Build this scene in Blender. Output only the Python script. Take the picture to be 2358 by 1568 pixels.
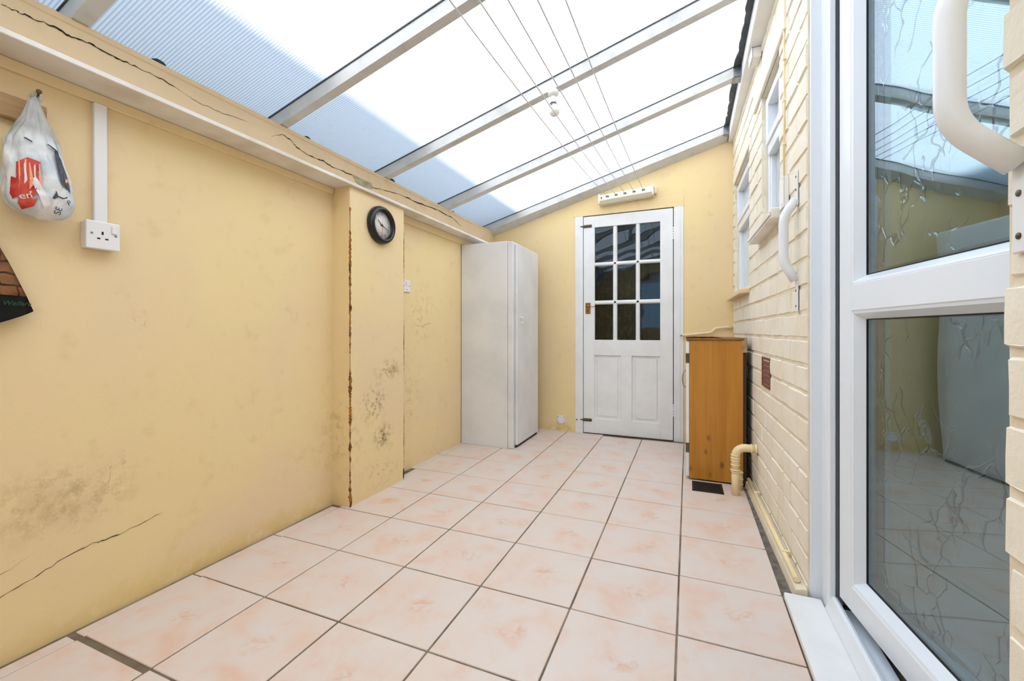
import bpy, bmesh, math, random
from mathutils import Vector, Matrix, noise as mnoise
random.seed(7)
for o in list(bpy.data.objects): bpy.data.objects.remove(o, do_unlink=True)
SC = bpy.context.scene
COL = SC.collection
PI = math.pi

# ------------------------------------------------------------------ camera
cam = bpy.data.cameras.new('camera'); cam_o = bpy.data.objects.new('camera', cam); COL.objects.link(cam_o)
cam_o.location = (0, 0, .93); cam_o.rotation_euler = (PI/2, 0, .396)
cam.sensor_fit = 'HORIZONTAL'; cam.sensor_width = 36; cam.lens = 36*970/2358
cam.shift_y = -22/2358; cam.clip_start = .02
SC.camera = cam_o
# ------------------------------------------------------------------ daylight
w = bpy.data.worlds.new('sky'); SC.world = w; w.use_nodes = True
wn = w.node_tree; bg = wn.nodes['Background']
bg.inputs[0].default_value = (.62, .81, 1.06, 1); bg.inputs[1].default_value = 5.0
sun = bpy.data.lights.new('sun', 'SUN'); sun.energy = 18; sun.angle = math.radians(5); sun.color = (.89, .915, .98)
sun_o = bpy.data.objects.new('sun', sun); COL.objects.link(sun_o)
sun_o.location = (-4, 0, 8)
sun_o.rotation_euler = Vector((-.80, .05, 1.40)).to_track_quat('Z', 'Y').to_euler()
vs = SC.view_settings
vs.view_transform = 'Standard'; vs.look = 'None'; vs.gamma = 1; vs.use_curve_mapping = False
vs.exposure = -.76
SC.cycles.max_bounces = 7; SC.cycles.diffuse_bounces = 4; SC.cycles.glossy_bounces = 4
SC.cycles.transmission_bounces = 8; SC.cycles.transparent_max_bounces = 16

# ------------------------------------------------------------------ helpers: materials
def lin(c):
    return tuple(((v/255)/12.92 if v/255 <= .04045 else ((v/255+.055)/1.055)**2.4) for v in c)+(1,)
class N:
    def __init__(s, name):
        s.m = bpy.data.materials.new(name); s.m.use_nodes = True; s.t = s.m.node_tree
        s.t.nodes.clear(); s.out = s.n('ShaderNodeOutputMaterial')
    def n(s, typ, **kw):
        nd = s.t.nodes.new(typ)
        for k, v in kw.items():
            if k.startswith('i_'): nd.inputs[k[2:].replace('_', ' ')].default_value = v
            else: setattr(nd, k, v)
        return nd
    def l(s, a, b): s.t.links.new(a, b)
    def pos(s, world=True):
        if world: return s.n('ShaderNodeNewGeometry').outputs['Position']
        return s.n('ShaderNodeTexCoord').outputs['Object']
    def mapping(s, vec, scale=(1,1,1), loc=(0,0,0)):
        m = s.n('ShaderNodeMapping'); m.inputs['Scale'].default_value = scale; m.inputs['Location'].default_value = loc
        s.l(vec, m.inputs[0]); return m.outputs[0]
    def noise(s, vec, scale, detail=4, rough=.55, dist=0):
        nd = s.n('ShaderNodeTexNoise'); nd.inputs['Scale'].default_value = scale; nd.inputs['Detail'].default_value = detail
        nd.inputs['Roughness'].default_value = rough; nd.inputs['Distortion'].default_value = dist
        s.l(vec, nd.inputs['Vector']); return nd.outputs['Fac']
    def ramp(s, fac, a, b, lo=0, hi=1):
        r = s.n('ShaderNodeMapRange', interpolation_type='SMOOTHSTEP'); s.l(fac, r.inputs[0])
        for i, v in enumerate((a, b, lo, hi)): r.inputs[i+1].default_value = v
        return r.outputs[0]
    def math(s, op, a, b=None):
        nd = s.n('ShaderNodeMath', operation=op)
        for i, v in enumerate((a, b)):
            if v is None: continue
            if isinstance(v, (int, float)): nd.inputs[i].default_value = v
            else: s.l(v, nd.inputs[i])
        return nd.outputs[0]
    def mix(s, fac, a, b):
        nd = s.n('ShaderNodeMix', data_type='RGBA')
        for k, v in ((0, fac), (6, a), (7, b)):
            if isinstance(v, (int, float)): nd.inputs[k].default_value = v
            elif isinstance(v, tuple): nd.inputs[k].default_value = v
            else: s.l(v, nd.inputs[k])
        return nd.outputs[2]
    def dist(s, vec, c, sc=(1,1,1)):
        m = s.n('ShaderNodeMapping', vector_type='TEXTURE'); m.inputs['Location'].default_value = c
        m.inputs['Scale'].default_value = sc; s.l(vec, m.inputs[0])
        v = s.n('ShaderNodeVectorMath', operation='LENGTH'); s.l(m.outputs[0], v.inputs[0]); return v.outputs['Value']
    def principled(s, col, rough=.5, metal=0, bump=None, bstr=.3, bdist=.01, spec=.5, **kw):
        p = s.n('ShaderNodeBsdfPrincipled')
        if isinstance(col, tuple): p.inputs['Base Color'].default_value = col
        else: s.l(col, p.inputs['Base Color'])
        if isinstance(rough, (int, float)): p.inputs['Roughness'].default_value = rough
        else: s.l(rough, p.inputs['Roughness'])
        p.inputs['Metallic'].default_value = metal; p.inputs['Specular IOR Level'].default_value = spec
        for k, v in kw.items(): p.inputs[k.replace('_', ' ')].default_value = v
        if bump is not None:
            b = s.n('ShaderNodeBump'); b.inputs['Strength'].default_value = bstr; b.inputs['Distance'].default_value = bdist
            s.l(bump, b.inputs['Height']); s.l(b.outputs[0], p.inputs['Normal'])
        s.l(p.outputs[0], s.out.inputs[0]); return p
def simple(name, c, rough=.5, metal=0, c2=None, scale=8, amt=.5, bump=0, bscale=None, world=True, spec=.5, lo=.35, hi=.7):
    g = N(name); v = g.pos(world); col = lin(c)
    if c2 is not None: col = g.mix(g.ramp(g.noise(v, scale), lo, hi, 0, amt), lin(c), lin(c2))
    bp = g.noise(v, bscale or scale*6) if bump else None
    g.principled(col, rough, metal, bp, bump, .004, spec); return g.m

M = {}
# painted plaster with mould and yellower patches: (centre, radii, colour, strength, noise scale)
def plaster(name, base, base2, blotches):
    g = N(name); v = g.pos()
    col = g.mix(g.ramp(g.noise(v, 1.3, 3), .35, .7), lin(base), lin(base2))
    col = g.mix(g.ramp(g.noise(v, 14, 6), .55, .8, 0, .25), col, lin((205, 172, 112)))
    for c, r, sc, stc, stg, th in blotches:
        d = g.ramp(g.dist(v, c, r), 0, 1, 1, 0)
        nz = g.ramp(g.noise(v, sc, 8, .75), th, th+.18)
        col = g.mix(g.math('MULTIPLY', g.math('MULTIPLY', d, nz), stg), col, lin(stc))
    g.principled(col, .62, 0, g.noise(v, 22, 6), .22, .006, .3); return g.m
dk = (72, 60, 36); br = (150, 118, 70)
M['wall'] = plaster('yellow_painted_plaster', (244, 218, 161), (239, 212, 167), [
    ((-1.75, .66, .42), (.2, .26, .16), 26, br, .45, .45), ((-1.75, .62, .44), (.2, .11, .10), 120, dk, .7, .58),
    ((-1.75, .60, .40), (.2, .22, .12), 9, (206, 182, 126), .5, .4),
    ((-1.75, .80, .46), (.2, .05, .12), 34, dk, .5, .55), ((-1.75, .86, .97), (.2, .04, .04), 40, br, .7, .5),
    ((-1.64, 1.98, .32), (.2, .12, .10), 30, dk, .95, .44), ((-1.64, 1.90, .52), (.2, .15, .15), 34, dk, .85, .47),
    ((-1.64, 2.02, .70), (.2, .16, .08), 24, br, .95, .44), ((-1.64, 1.95, .12), (.2, .2, .12), 30, br, .8, .5),
    ((-1.70, 1.72, .35), (.14, .2, .35), 20, br, .5, .48), ((-1.735, 2.5, 1.05), (.2, .2, .3), 22, br, .45, .5),
    ((-1.735, 2.35, .5), (.2, .2, .35), 18, br, .4, .49), ((-1.75, 1.2, .02), (.2, 1.2, .1), 14, (224, 188, 104), .5, .35),  # ends with a yellower band along the foot of the left wall
    ((-1.735, 2.75, .03), (.2, .5, .06), 25, dk, .6, .55), ((-1.1, 3.79, .02), (.3, .2, .08), 20, (215, 180, 90), .7, .4)])
M['beam'] = plaster('cream_painted_timber', (237, 209, 167), (232, 201, 158), [((-1.78, 2.3, 1.8), (.2, 1.5, .2), 8, (216, 182, 136), .5, .45)])
M['brickpaint'] = simple('cream_masonry_paint', (240, 232, 214), .6, 0, (234, 222, 198), 6, .8, .5, 90, spec=.3)
M['mortar'] = simple('cream_painted_mortar', (234, 222, 198), .7, 0, (216, 198, 166), 10, .6, .5, 60, spec=.2)
M['white_gloss'] = simple('white_gloss_paint', (240, 240, 238), .35, 0, (226, 226, 224), 7, .5, .12, 30)
M['white_board'] = simple('white_shelf_paint', (238, 233, 224), .5, 0, (206, 186, 160), 5, .6, .2, 40)
M['rafter'] = simple('white_rafter_paint', (212, 211, 207), .5, 0, (180, 178, 170), 9, .55, .25, 50, lo=.45, hi=.75)
M['wardrobe'] = simple('white_satin_panel', (233, 231, 228), .42, 0, (212, 211, 211), 3.2, .6, .06, 20)
M['pvc'] = simple('white_pvc', (234, 239, 244), .25, 0, (228, 234, 240), 3, .5)
M['black_rubber'] = simple('black_rubber', (22, 23, 24), .6)
M['tape'] = simple('dark_glazing_tape', (52, 56, 60), .6, 0, (90, 94, 98), 20, .5)
M['grout'] = simple('brown_grout', (104, 88, 68), .9, 0, (158, 142, 120), 5, .9, .6, 90)
M['mortar_grey'] = simple('grey_cement', (120, 112, 102), .9, 0, (70, 64, 58), 22, .8, .8, 90)
M['black_plastic'] = simple('black_clock_plastic', (20, 20, 20), .25, 0, (34, 32, 30), 9, .4)
M['dial'] = simple('cream_clock_dial', (232, 228, 218), .5)
M['ink'] = simple('grey_print', (70, 68, 66), .6)
M['hand'] = simple('dark_clock_hand', (38, 38, 40), .5)
M['brass'] = simple('aged_brass', (168, 132, 62), .35, .9, (110, 84, 44), 30, .6)
M['bronze'] = simple('tarnished_bolt', (112, 98, 76), .45, .7, (70, 60, 46), 30, .6)
M['galv'] = simple('galvanised_steel', (168, 172, 176), .4, .9, (120, 124, 128), 30, .6)
M['socket'] = simple('white_socket_plastic', (240, 237, 234), .3)
M['slot'] = simple('dark_slot', (14, 13, 12), .6)
M['reel'] = simple('ivory_plastic', (240, 232, 214), .35, 0, (232, 222, 200), 10, .4)
M['line'] = simple('pale_washing_line', (212, 213, 215), .5)
M['pipe'] = simple('cream_pipe_paint', (244, 224, 178), .4, 0, (234, 208, 156), 9, .6, .15, 40)
M['handle_paint'] = simple('white_enamelled_tube', (232, 234, 236), .25, 0, (206, 200, 186), 6, .5, .1, 30, lo=.55, hi=.8)
M['terracotta'] = simple('terracotta', (126, 78, 62), .8, 0, (96, 56, 44), 30, .7)
M['grille'] = simple('dark_floor_grille', (40, 34, 28), .6, .3, (66, 58, 46), 40, .6)
M['crack'] = simple('crack_void', (40, 30, 18), .9)
M['rust'] = simple('rusted_corner_bead', (176, 116, 46), .9, 0, (70, 38, 12), 40, 1, .8, 120)
M['chip'] = simple('bare_render', (186, 176, 142), .9, 0, (140, 130, 100), 30, .7, .7, 80)
M['foam'] = simple('dark_foam', (50, 52, 56), .9, 0, (90, 92, 96), 60, .6, .8, 90)
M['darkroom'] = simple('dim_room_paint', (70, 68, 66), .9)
M['outside'] = simple('blocker_render', (150, 140, 130), .9, 0, (120, 112, 104), 6, .6)  # for the unseen wall and board added to block light

def wood(name, a, b, axis, sc, rough=.45, knot=True):
    g = N(name); v = g.pos(False)
    s = [sc*6]*3; s[axis] = sc*.35
    vv = g.mapping(v, tuple(s))
    n1 = g.noise(vv, 1.4, 5, .6, .6)
    s2 = [sc*40]*3; s2[axis] = sc*1.2
    n2 = g.noise(g.mapping(v, tuple(s2)), 1.5, 3)
    col = g.mix(g.ramp(n1, .3, .72), lin(a), lin(b))
    col = g.mix(g.ramp(n2, .45, .75, 0, .35), col, lin(tuple(int(x*.72) for x in a)))
    if knot:
        s3 = [11.5]*3; s3[axis] = 6.2
        vo = g.n('ShaderNodeTexVoronoi', feature='F1'); vo.inputs['Scale'].default_value = 1; vo.inputs['Randomness'].default_value = 1
        g.l(g.mapping(v, tuple(s3), (.37, .2, .6)), vo.inputs['Vector'])
        k = g.ramp(vo.outputs['Distance'], .04, .19, 1, 0)
        col = g.mix(g.math('MULTIPLY', k, .75), col, lin((112, 66, 22)))
    g.principled(col, rough, 0, n2, .1, .003); return g.m
M['pine'] = wood('varnished_pine', (200, 139, 50), (184, 119, 34), 2, 1.4)
M['pine_top'] = wood('pine_top', (150, 104, 52), (120, 80, 40), 1, 1.4, knot=False)
M['timber'] = wood('bare_weathered_timber', (196, 160, 116), (150, 116, 80), 1, 2.2, .8)
M['dark_edge'] = simple('dark_board_edge', (60, 44, 28), .8)

# floor tile: cream-pink ceramic, the same cloudy print on every tile, tint varying per tile
g = N('peach_ceramic_tile'); v = g.pos(False); oi = g.n('ShaderNodeObjectInfo')
rnd = oi.outputs['Random']
off = g.n('ShaderNodeCombineXYZ'); g.l(g.math('MULTIPLY', rnd, 9.0), off.inputs[0]); g.l(g.math('MULTIPLY', rnd, 5.0), off.inputs[1])
va = g.n('ShaderNodeVectorMath', operation='ADD'); g.l(v, va.inputs[0]); g.l(off.outputs[0], va.inputs[1])
vv = va.outputs[0]
col = g.mix(g.ramp(g.noise(vv, 5, 4), .35, .7), lin((222, 209, 199)), lin((224, 204, 190)))
col = g.mix(g.ramp(g.noise(vv, 7, 5, .6, .3), .42, .82, 0, .75), col, lin((226, 178, 148)))
ros = g.ramp(g.dist(v, (.19, .17, 0), (.07, .06, 1)), .2, 1, 1, 0)
rn = g.ramp(g.noise(vv, 22, 5, .6, 1.2), .4, .7)
col = g.mix(g.math('MULTIPLY', g.math('MULTIPLY', ros, rn), .7), col, lin((216, 160, 122)))
col = g.mix(g.ramp(g.noise(vv, 60, 3), .6, .8, 0, .25), col, lin((200, 184, 168)))
g.principled(col, .36, 0, spec=.4); M['tile'] = g.m

# ribbed translucent roof sheet (underside) and its clear upper skin
g = N('ribbed_polycarbonate'); v = g.pos()
sx = g.n('ShaderNodeSeparateXYZ'); g.l(v, sx.inputs[0])
wav = g.math('SINE', g.math('MULTIPLY', sx.outputs[1], 2*PI/.0115))
rib = g.ramp(wav, -.2, .95)
col = g.mix(g.math('MULTIPLY', rib, .9), (.80, .80, .80, 1), (.50, .52, .55, 1))
col = g.mix(g.ramp(g.noise(v, 30, 5), .52, .75, 0, .3), col, (.55, .56, .58, 1))
tr = g.n('ShaderNodeBsdfTranslucent'); g.l(col, tr.inputs[0])
gl = g.n('ShaderNodeBsdfPrincipled'); gl.inputs['Base Color'].default_value = (.25, .26, .28, 1); gl.inputs['Roughness'].default_value = .3
mx = g.n('ShaderNodeMixShader'); mx.inputs[0].default_value = .14
g.l(tr.outputs[0], mx.inputs[1]); g.l(gl.outputs[0], mx.inputs[2]); g.l(mx.outputs[0], g.out.inputs[0]); M['poly'] = g.m
def glass(name, tint, gain, bump=None, rough=0.0, haze=0.0, bs=.6):
    g = N(name); fr = g.n('ShaderNodeFresnel'); fr.inputs[0].default_value = 1.5
    f = g.math('MINIMUM', g.math('MULTIPLY', fr.outputs[0], gain), 1.0)
    t = g.n('ShaderNodeBsdfTransparent'); t.inputs[0].default_value = tint
    gs = g.n('ShaderNodeBsdfGlossy'); gs.inputs['Roughness'].default_value = rough; gs.inputs[0].default_value = (.80, .92, 1.0, 1)
    if bump:
        h = bump(g); b = g.n('ShaderNodeBump'); b.inputs['Strength'].default_value = bs; b.inputs['Distance'].default_value = .012
        g.l(h, b.inputs['Height']); g.l(b.outputs[0], gs.inputs['Normal']); g.l(b.outputs[0], fr.inputs['Normal'])
    base = t.outputs[0]
    if haze:
        d = g.n('ShaderNodeBsdfDiffuse'); d.inputs[0].default_value = (.45, .48, .46, 1)
        mh = g.n('ShaderNodeMixShader'); mh.inputs[0].default_value = haze; g.l(base, mh.inputs[1]); g.l(d.outputs[0], mh.inputs[2]); base = mh.outputs[0]
    m = g.n('ShaderNodeMixShader'); g.l(f, m.inputs[0]); g.l(base, m.inputs[1]); g.l(gs.outputs[0], m.inputs[2]); g.l(m.outputs[0], g.out.inputs[0])
    return g.m
def wavy(g):
    return g.noise(g.pos(False), 7, 2)
def leafy(g):
    v = g.pos(False); nz = g.n('ShaderNodeTexNoise'); nz.inputs['Scale'].default_value = 9; g.l(v, nz.inputs['Vector'])
    va = g.n('ShaderNodeVectorMath', operation='MULTIPLY_ADD'); g.l(nz.outputs['Color'], va.inputs[0]); va.inputs[1].default_value = (.13, .13, .13); g.l(v, va.inputs[2])
    vo = g.n('ShaderNodeTexVoronoi', feature='DISTANCE_TO_EDGE'); vo.inputs['Scale'].default_value = 15
    g.l(g.mapping(va.outputs[0], (1, 1, .55)), vo.inputs['Vector'])
    mk = g.ramp(g.noise(v, 6, 2), .45, .6)
    return g.math('SUBTRACT', 1.0, g.math('MULTIPLY', g.ramp(vo.outputs['Distance'], 0, .05, 1, 0), mk))
M['clear'] = glass('clear_roof_skin', (.97, .97, .97, 1), .6)
def door_wavy(g): return g.math('MULTIPLY', g.noise(g.pos(False), 3.5, 1), .5)
M['pane'] = glass('old_window_glass', (.75, .78, .78, 1), .8, door_wavy)
M['dgu'] = glass('double_glazed_pane', (.66, .71, .70, 1), .23, lambda g: g.math('MULTIPLY', g.noise(g.mapping(g.pos(False), (1, 1, 1)), 2.2, 1), .35))
M['leaf_glass'] = glass('leaf_patterned_glass', (.6, .64, .62, 1), .9, leafy, .05, .16, .45)
M['frost'] = simple('frosted_glass', (214, 220, 222), .15, 0, (190, 198, 202), 4, .6, .1, 30)
g = N('wired_glass'); v = g.pos(False); sx = g.n('ShaderNodeSeparateXYZ'); g.l(v, sx.inputs[0])
a1 = g.math('ABSOLUTE', g.math('SINE', g.math('MULTIPLY', sx.outputs[1], PI/.0125))); a2 = g.math('ABSOLUTE', g.math('SINE', g.math('MULTIPLY', sx.outputs[2], PI/.0125)))
g.principled(g.mix(g.ramp(g.math('MINIMUM', a1, a2), .1, .3, 1, 0), lin((206, 212, 214)), lin((120, 124, 126))), .15); M['wired'] = g.m
g = N('dark_patterned_curtain'); v = g.pos(False)
g.principled(g.mix(g.ramp(g.noise(v, 14, 5, .6, 1), .5, .62), lin((34, 32, 32)), lin((84, 80, 78))), .9); M['curtain'] = g.m
# lamp bulb
g = N('opal_bulb_glass'); g.principled(lin((238, 234, 226)), .2, Subsurface_Weight=.2); M['bulb'] = g.m
# carrier bag film
g = N('thin_grey_plastic_film'); v = g.pos(False)
c = g.mix(g.ramp(g.noise(g.mapping(v, (30, 30, 6)), 1.2, 4), .4, .7), lin((214, 216, 212)), lin((176, 180, 178)))
sx = g.n('ShaderNodeSeparateXYZ'); g.l(v, sx.inputs[0])
c = g.mix(g.ramp(g.math('ADD', sx.outputs[2], g.math('MULTIPLY', g.noise(v, 22), .05)), .205, .235), g.mix(g.ramp(g.noise(v, 17, 5), .4, .6), lin((238, 238, 236)), lin((206, 214, 218))), c)
p = g.principled(c, .22, 0, g.noise(g.mapping(v, (40, 40, 14)), 1.6, 5), .6, .006)
tp = g.n('ShaderNodeBsdfTransparent'); mxs = g.n('ShaderNodeMixShader')
g.l(g.ramp(sx.outputs[2], .21, .25, .03, .42), mxs.inputs[0]); g.l(p.outputs[0], mxs.inputs[1]); g.l(tp.outputs[0], mxs.inputs[2]); g.l(mxs.outputs[0], g.out.inputs[0])
M['film'] = g.m
M['bag_red'] = simple('red_print', (196, 40, 42), .3, 0, (226, 96, 66), 30, .7)
M['bag_navy'] = simple('navy_print', (66, 70, 84), .4)
M['bag_orange'] = simple('orange_print', (246, 168, 122), .4)
M['bag_black'] = simple('black_print', (52, 54, 56), .4)
M['bag_white'] = simple('white_print', (240, 232, 232), .4)
g = N('printed_basket_photo'); v = g.pos(False)
bk = g.n('ShaderNodeTexBrick'); bk.inputs['Scale'].default_value = 1; bk.inputs['Brick Width'].default_value = .075; bk.inputs['Row Height'].default_value = .034
bk.inputs['Mortar Size'].default_value = .0035; bk.inputs['Color1'].default_value = lin((176, 112, 66)); bk.inputs['Color2'].default_value = lin((206, 150, 100)); bk.inputs['Mortar'].default_value = lin((70, 50, 38))
nz = g.n('ShaderNodeTexNoise'); nz.inputs['Scale'].default_value = 20; g.l(v, nz.inputs['Vector'])
va = g.n('ShaderNodeVectorMath', operation='MULTIPLY_ADD'); g.l(nz.outputs['Color'], va.inputs[0]); va.inputs[1].default_value = (.03, .03, .03); g.l(v, va.inputs[2])
sx = g.n('ShaderNodeSeparateXYZ'); g.l(va.outputs[0], sx.inputs[0]); cx = g.n('ShaderNodeCombineXYZ'); g.l(sx.outputs[1], cx.inputs[0]); g.l(sx.outputs[2], cx.inputs[1]); g.l(cx.outputs[0], bk.inputs['Vector'])
g.principled(g.mix(g.ramp(g.noise(v, 26, 5), .4, .7, 0, .6), bk.outputs['Color'], lin((132, 88, 56))), .6); M['photo'] = g.m
M['black_cloth'] = simple('black_print_cloth', (20, 22, 18), .7)
M['green_ink'] = simple('green_print', (44, 84, 52), .7)

# ------------------------------------------------------------------ helpers: geometry
class MB:
    def __init__(s, xf=None): s.bm = bmesh.new(); s.xf = xf
    def box(s, x0, x1, y0, y1, z0, z1, bev=0, seg=1):
        b = bmesh.new(); bmesh.ops.create_cube(b, size=1)
        for q in b.verts: q.co = Vector(((x0+x1)/2+q.co.x*(x1-x0), (y0+y1)/2+q.co.y*(y1-y0), (z0+z1)/2+q.co.z*(z1-z0)))
        if bev: bmesh.ops.bevel(b, geom=b.edges[:], offset=bev, segments=seg, profile=.5, affect='EDGES')
        return s.add(b)
    def add(s, b):
        me = bpy.data.meshes.new('t'); b.to_mesh(me); b.free(); s.bm.from_mesh(me); bpy.data.meshes.remove(me); return s
    def prism(s, pts, axis, a, b_):          # closed 2-D outline swept along an axis
        b = bmesh.new()
        def P(p, t):
            q = [p[0], p[1]]; q.insert(axis, t); return Vector(q)
        A = [b.verts.new(P(p, a)) for p in pts]; B = [b.verts.new(P(p, b_)) for p in pts]
        b.faces.new(A); b.faces.new(B[::-1])
        for i in range(len(pts)): j = (i+1) % len(pts); b.faces.new((A[i], B[i], B[j], A[j]))
        bmesh.ops.recalc_face_normals(b, faces=b.faces[:]); return s.add(b)
    def hexa(s, v8):                          # 8 corners: bottom loop of four, then top loop of four
        b = bmesh.new(); V = [b.verts.new(Vector(p)) for p in v8]
        for f in ((0,1,2,3),(7,6,5,4),(0,4,5,1),(1,5,6,2),(2,6,7,3),(3,7,4,0)): b.faces.new([V[i] for i in f])
        bmesh.ops.recalc_face_normals(b, faces=b.faces[:]); return s.add(b)
    def tube(s, pts, r, n=16, cap=True):
        b = bmesh.new(); pts = [Vector(p) for p in pts]; rr = r if isinstance(r, (list, tuple)) else [r]*len(pts)
        rings = []; up = None
        for i, p in enumerate(pts):
            t = (pts[min(i+1, len(pts)-1)]-pts[max(i-1, 0)]).normalized()
            if up is None: up = Vector((0,0,1)) if abs(t.z) < .9 else Vector((0,1,0))
            u = (up-t*up.dot(t)).normalized(); up = u; v = t.cross(u)
            rings.append([b.verts.new(p+(u*math.cos(k*2*PI/n)+v*math.sin(k*2*PI/n))*rr[i]) for k in range(n)])
        for A, B in zip(rings, rings[1:]):
            for k in range(n): f = b.faces.new((A[k], A[(k+1) % n], B[(k+1) % n], B[k])); f.smooth = True
        if cap: b.faces.new(rings[0][::-1]); b.faces.new(rings[-1])
        return s.add(b)
    def lathe(s, prof, c, axis='z', n=40, smooth=True):      # profile of (radius, height)
        b = bmesh.new(); rings = []
        for r, h in prof:
            ring = []
            for k in range(n):
                a = k*2*PI/n; x, y = r*math.cos(a), r*math.sin(a)
                q = {'z': (x, y, h), 'x': (h, x, y), 'y': (x, h, y)}[axis]
                ring.append(b.verts.new(Vector(c)+Vector(q)))
            rings.append(ring)
        for A, B in zip(rings, rings[1:]):
            for k in range(n):
                try: f = b.faces.new((A[k], A[(k+1) % n], B[(k+1) % n], B[k])); f.smooth = smooth
                except ValueError: pass
        for R in (rings[0], rings[-1]):
            try: b.faces.new(R)
            except ValueError: pass
        bmesh.ops.remove_doubles(b, verts=b.verts[:], dist=1e-6)
        bmesh.ops.recalc_face_normals(b, faces=b.faces[:]); return s.add(b)
    def ball(s, c, r, sc=(1,1,1), n=16):
        b = bmesh.new(); bmesh.ops.create_uvsphere(b, u_segments=n, v_segments=n//2+2, radius=r)
        for q in b.verts: q.co = Vector((q.co.x*sc[0], q.co.y*sc[1], q.co.z*sc[2]))+Vector(c)
        for f in b.faces: f.smooth = True
        return s.add(b)
    def build(s, name, mat, parent=None, base=None, label=None, mats=None):
        if s.xf:
            for q in s.bm.verts: q.co = Vector(s.xf(q.co))
        o0 = Vector((0,0,0))
        pw = world_loc(parent) if parent else Vector((0,0,0))
        if base is not None: o0 = Vector(base)
        elif parent is not None: o0 = pw.copy()
        for q in s.bm.verts: q.co = q.co-o0
        me = bpy.data.meshes.new(name); s.bm.to_mesh(me); s.bm.free()
        for m in (mats or [mat]): me.materials.append(M[m] if isinstance(m, str) else m)
        o = bpy.data.objects.new(name, me); COL.objects.link(o)
        if parent: o.parent = parent
        o.location = o0-pw
        if label: o['label'] = label
        return o
def world_loc(o):
    p = Vector((0,0,0))
    while o: p += o.location; o = o.parent
    return p
def tag(o, label=None, cat=None, group=None, kind=None):
    if label: o['label'] = label
    if cat: o['category'] = cat
    if group: o['group'] = group
    if kind: o['kind'] = kind
    return o
def thing(name, loc, label, cat, group=None, kind=None):
    o = bpy.data.objects.new(name, None); COL.objects.link(o); o.location = loc; o.empty_display_size = .05
    return tag(o, label, cat, group, kind)
def struct(name, loc=(0,0,0), label=None):
    o = bpy.data.objects.new(name, None); COL.objects.link(o); o.location = loc; o.empty_display_size = .05
    return tag(o, label, None, None, 'structure')
def text_mb(body, size, origin, right, up, warp=None, depth=.0006, align='CENTER', shear=0):
    cu = bpy.data.curves.new('txt', 'FONT'); cu.body = body; cu.size = size; cu.align_x = align; cu.align_y = 'CENTER'; cu.shear = shear
    cu.resolution_u = 3
    ob = bpy.data.objects.new('txt', cu); COL.objects.link(ob); bpy.context.view_layer.update()
    me = bpy.data.meshes.new_from_object(ob); bpy.data.objects.remove(ob, do_unlink=True); bpy.data.curves.remove(cu)
    m = MB(); m.bm.from_mesh(me); bpy.data.meshes.remove(me)
    R, U, O_ = Vector(right), Vector(up), Vector(origin)
    for q in m.bm.verts:
        p = O_+R*q.co.x+U*q.co.y
        q.co = Vector(warp(p)) if warp else p
    return m

YB, XL, YF = 3.79, -1.76, -.9
RS = .279                                     # roof slope
def roofz(x): return 1.905+RS*(x+1.78)         # underside of the rafters
def rwx(y): return .377-.0218*(y-1.73)         # face of the brick wall
def RW(p): return (rwx(p[1])-p[0], p[1], p[2]) # p.x = distance out from the brick face
RWROT = .0218
# ------------------------------------------------------------------ floor
fl = struct('floor', (0, 0, 0), 'grouted bed under the peach floor tiles')
MB().box(-1.9, .60, YF-.1, YB+.2, -.12, -.002).build('grout_bed', 'grout', fl)
PX, PY, SK = .33314, .33892, .0041
def tile_mesh(w_, d_):
    m = MB(); m.box(0, w_, 0, d_, -.006, .002, .0016, 1)
    for q in m.bm.verts: q.co.y += q.co.x*SK/PX
    me = bpy.data.meshes.new('tile'); m.bm.to_mesh(me); m.bm.free(); me.materials.append(M['tile']); return me
GJ = .0062
tm = tile_mesh(PX-GJ, PY-GJ); tm_r = tile_mesh(.332, PY-GJ); tm_l = tile_mesh(.046, PY-GJ); tm_l2 = tile_mesh(.034, PY-GJ)
for j in range(-7, 8):
    y0 = 1.3794+PY*j
    for i in range(-1, 6):
        x0 = -.0315-PX*(i+1)
        me = tm
        if i == -1: me = tm_r; x0 = -.0315
        if i == 5: me = tm_l; x0 = -1.697-.0492
        yy = y0-.0041*(i+1) + (.004 if i == -1 else 0)
        d_ = PY
        if yy+d_-GJ > YB: 
            if YB-yy < .05: continue
        if i in (4, 5) and 1.72 < yy+PY and yy < 2.17 and i == 5: continue
        o = bpy.data.objects.new('tile', me); COL.objects.link(o); o.parent = fl
        o.location = (x0+GJ/2, yy+GJ/2, random.uniform(-.0006, .0006))
        if j == -3 and i in (4, 5): o.scale.y = (PY-GJ-.014)/(PY-GJ)      # a wide, roughly filled joint
        o.rotation_euler = (random.uniform(-.001, .001), random.uniform(-.001, .001), random.uniform(-.0015, .0015))
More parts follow.
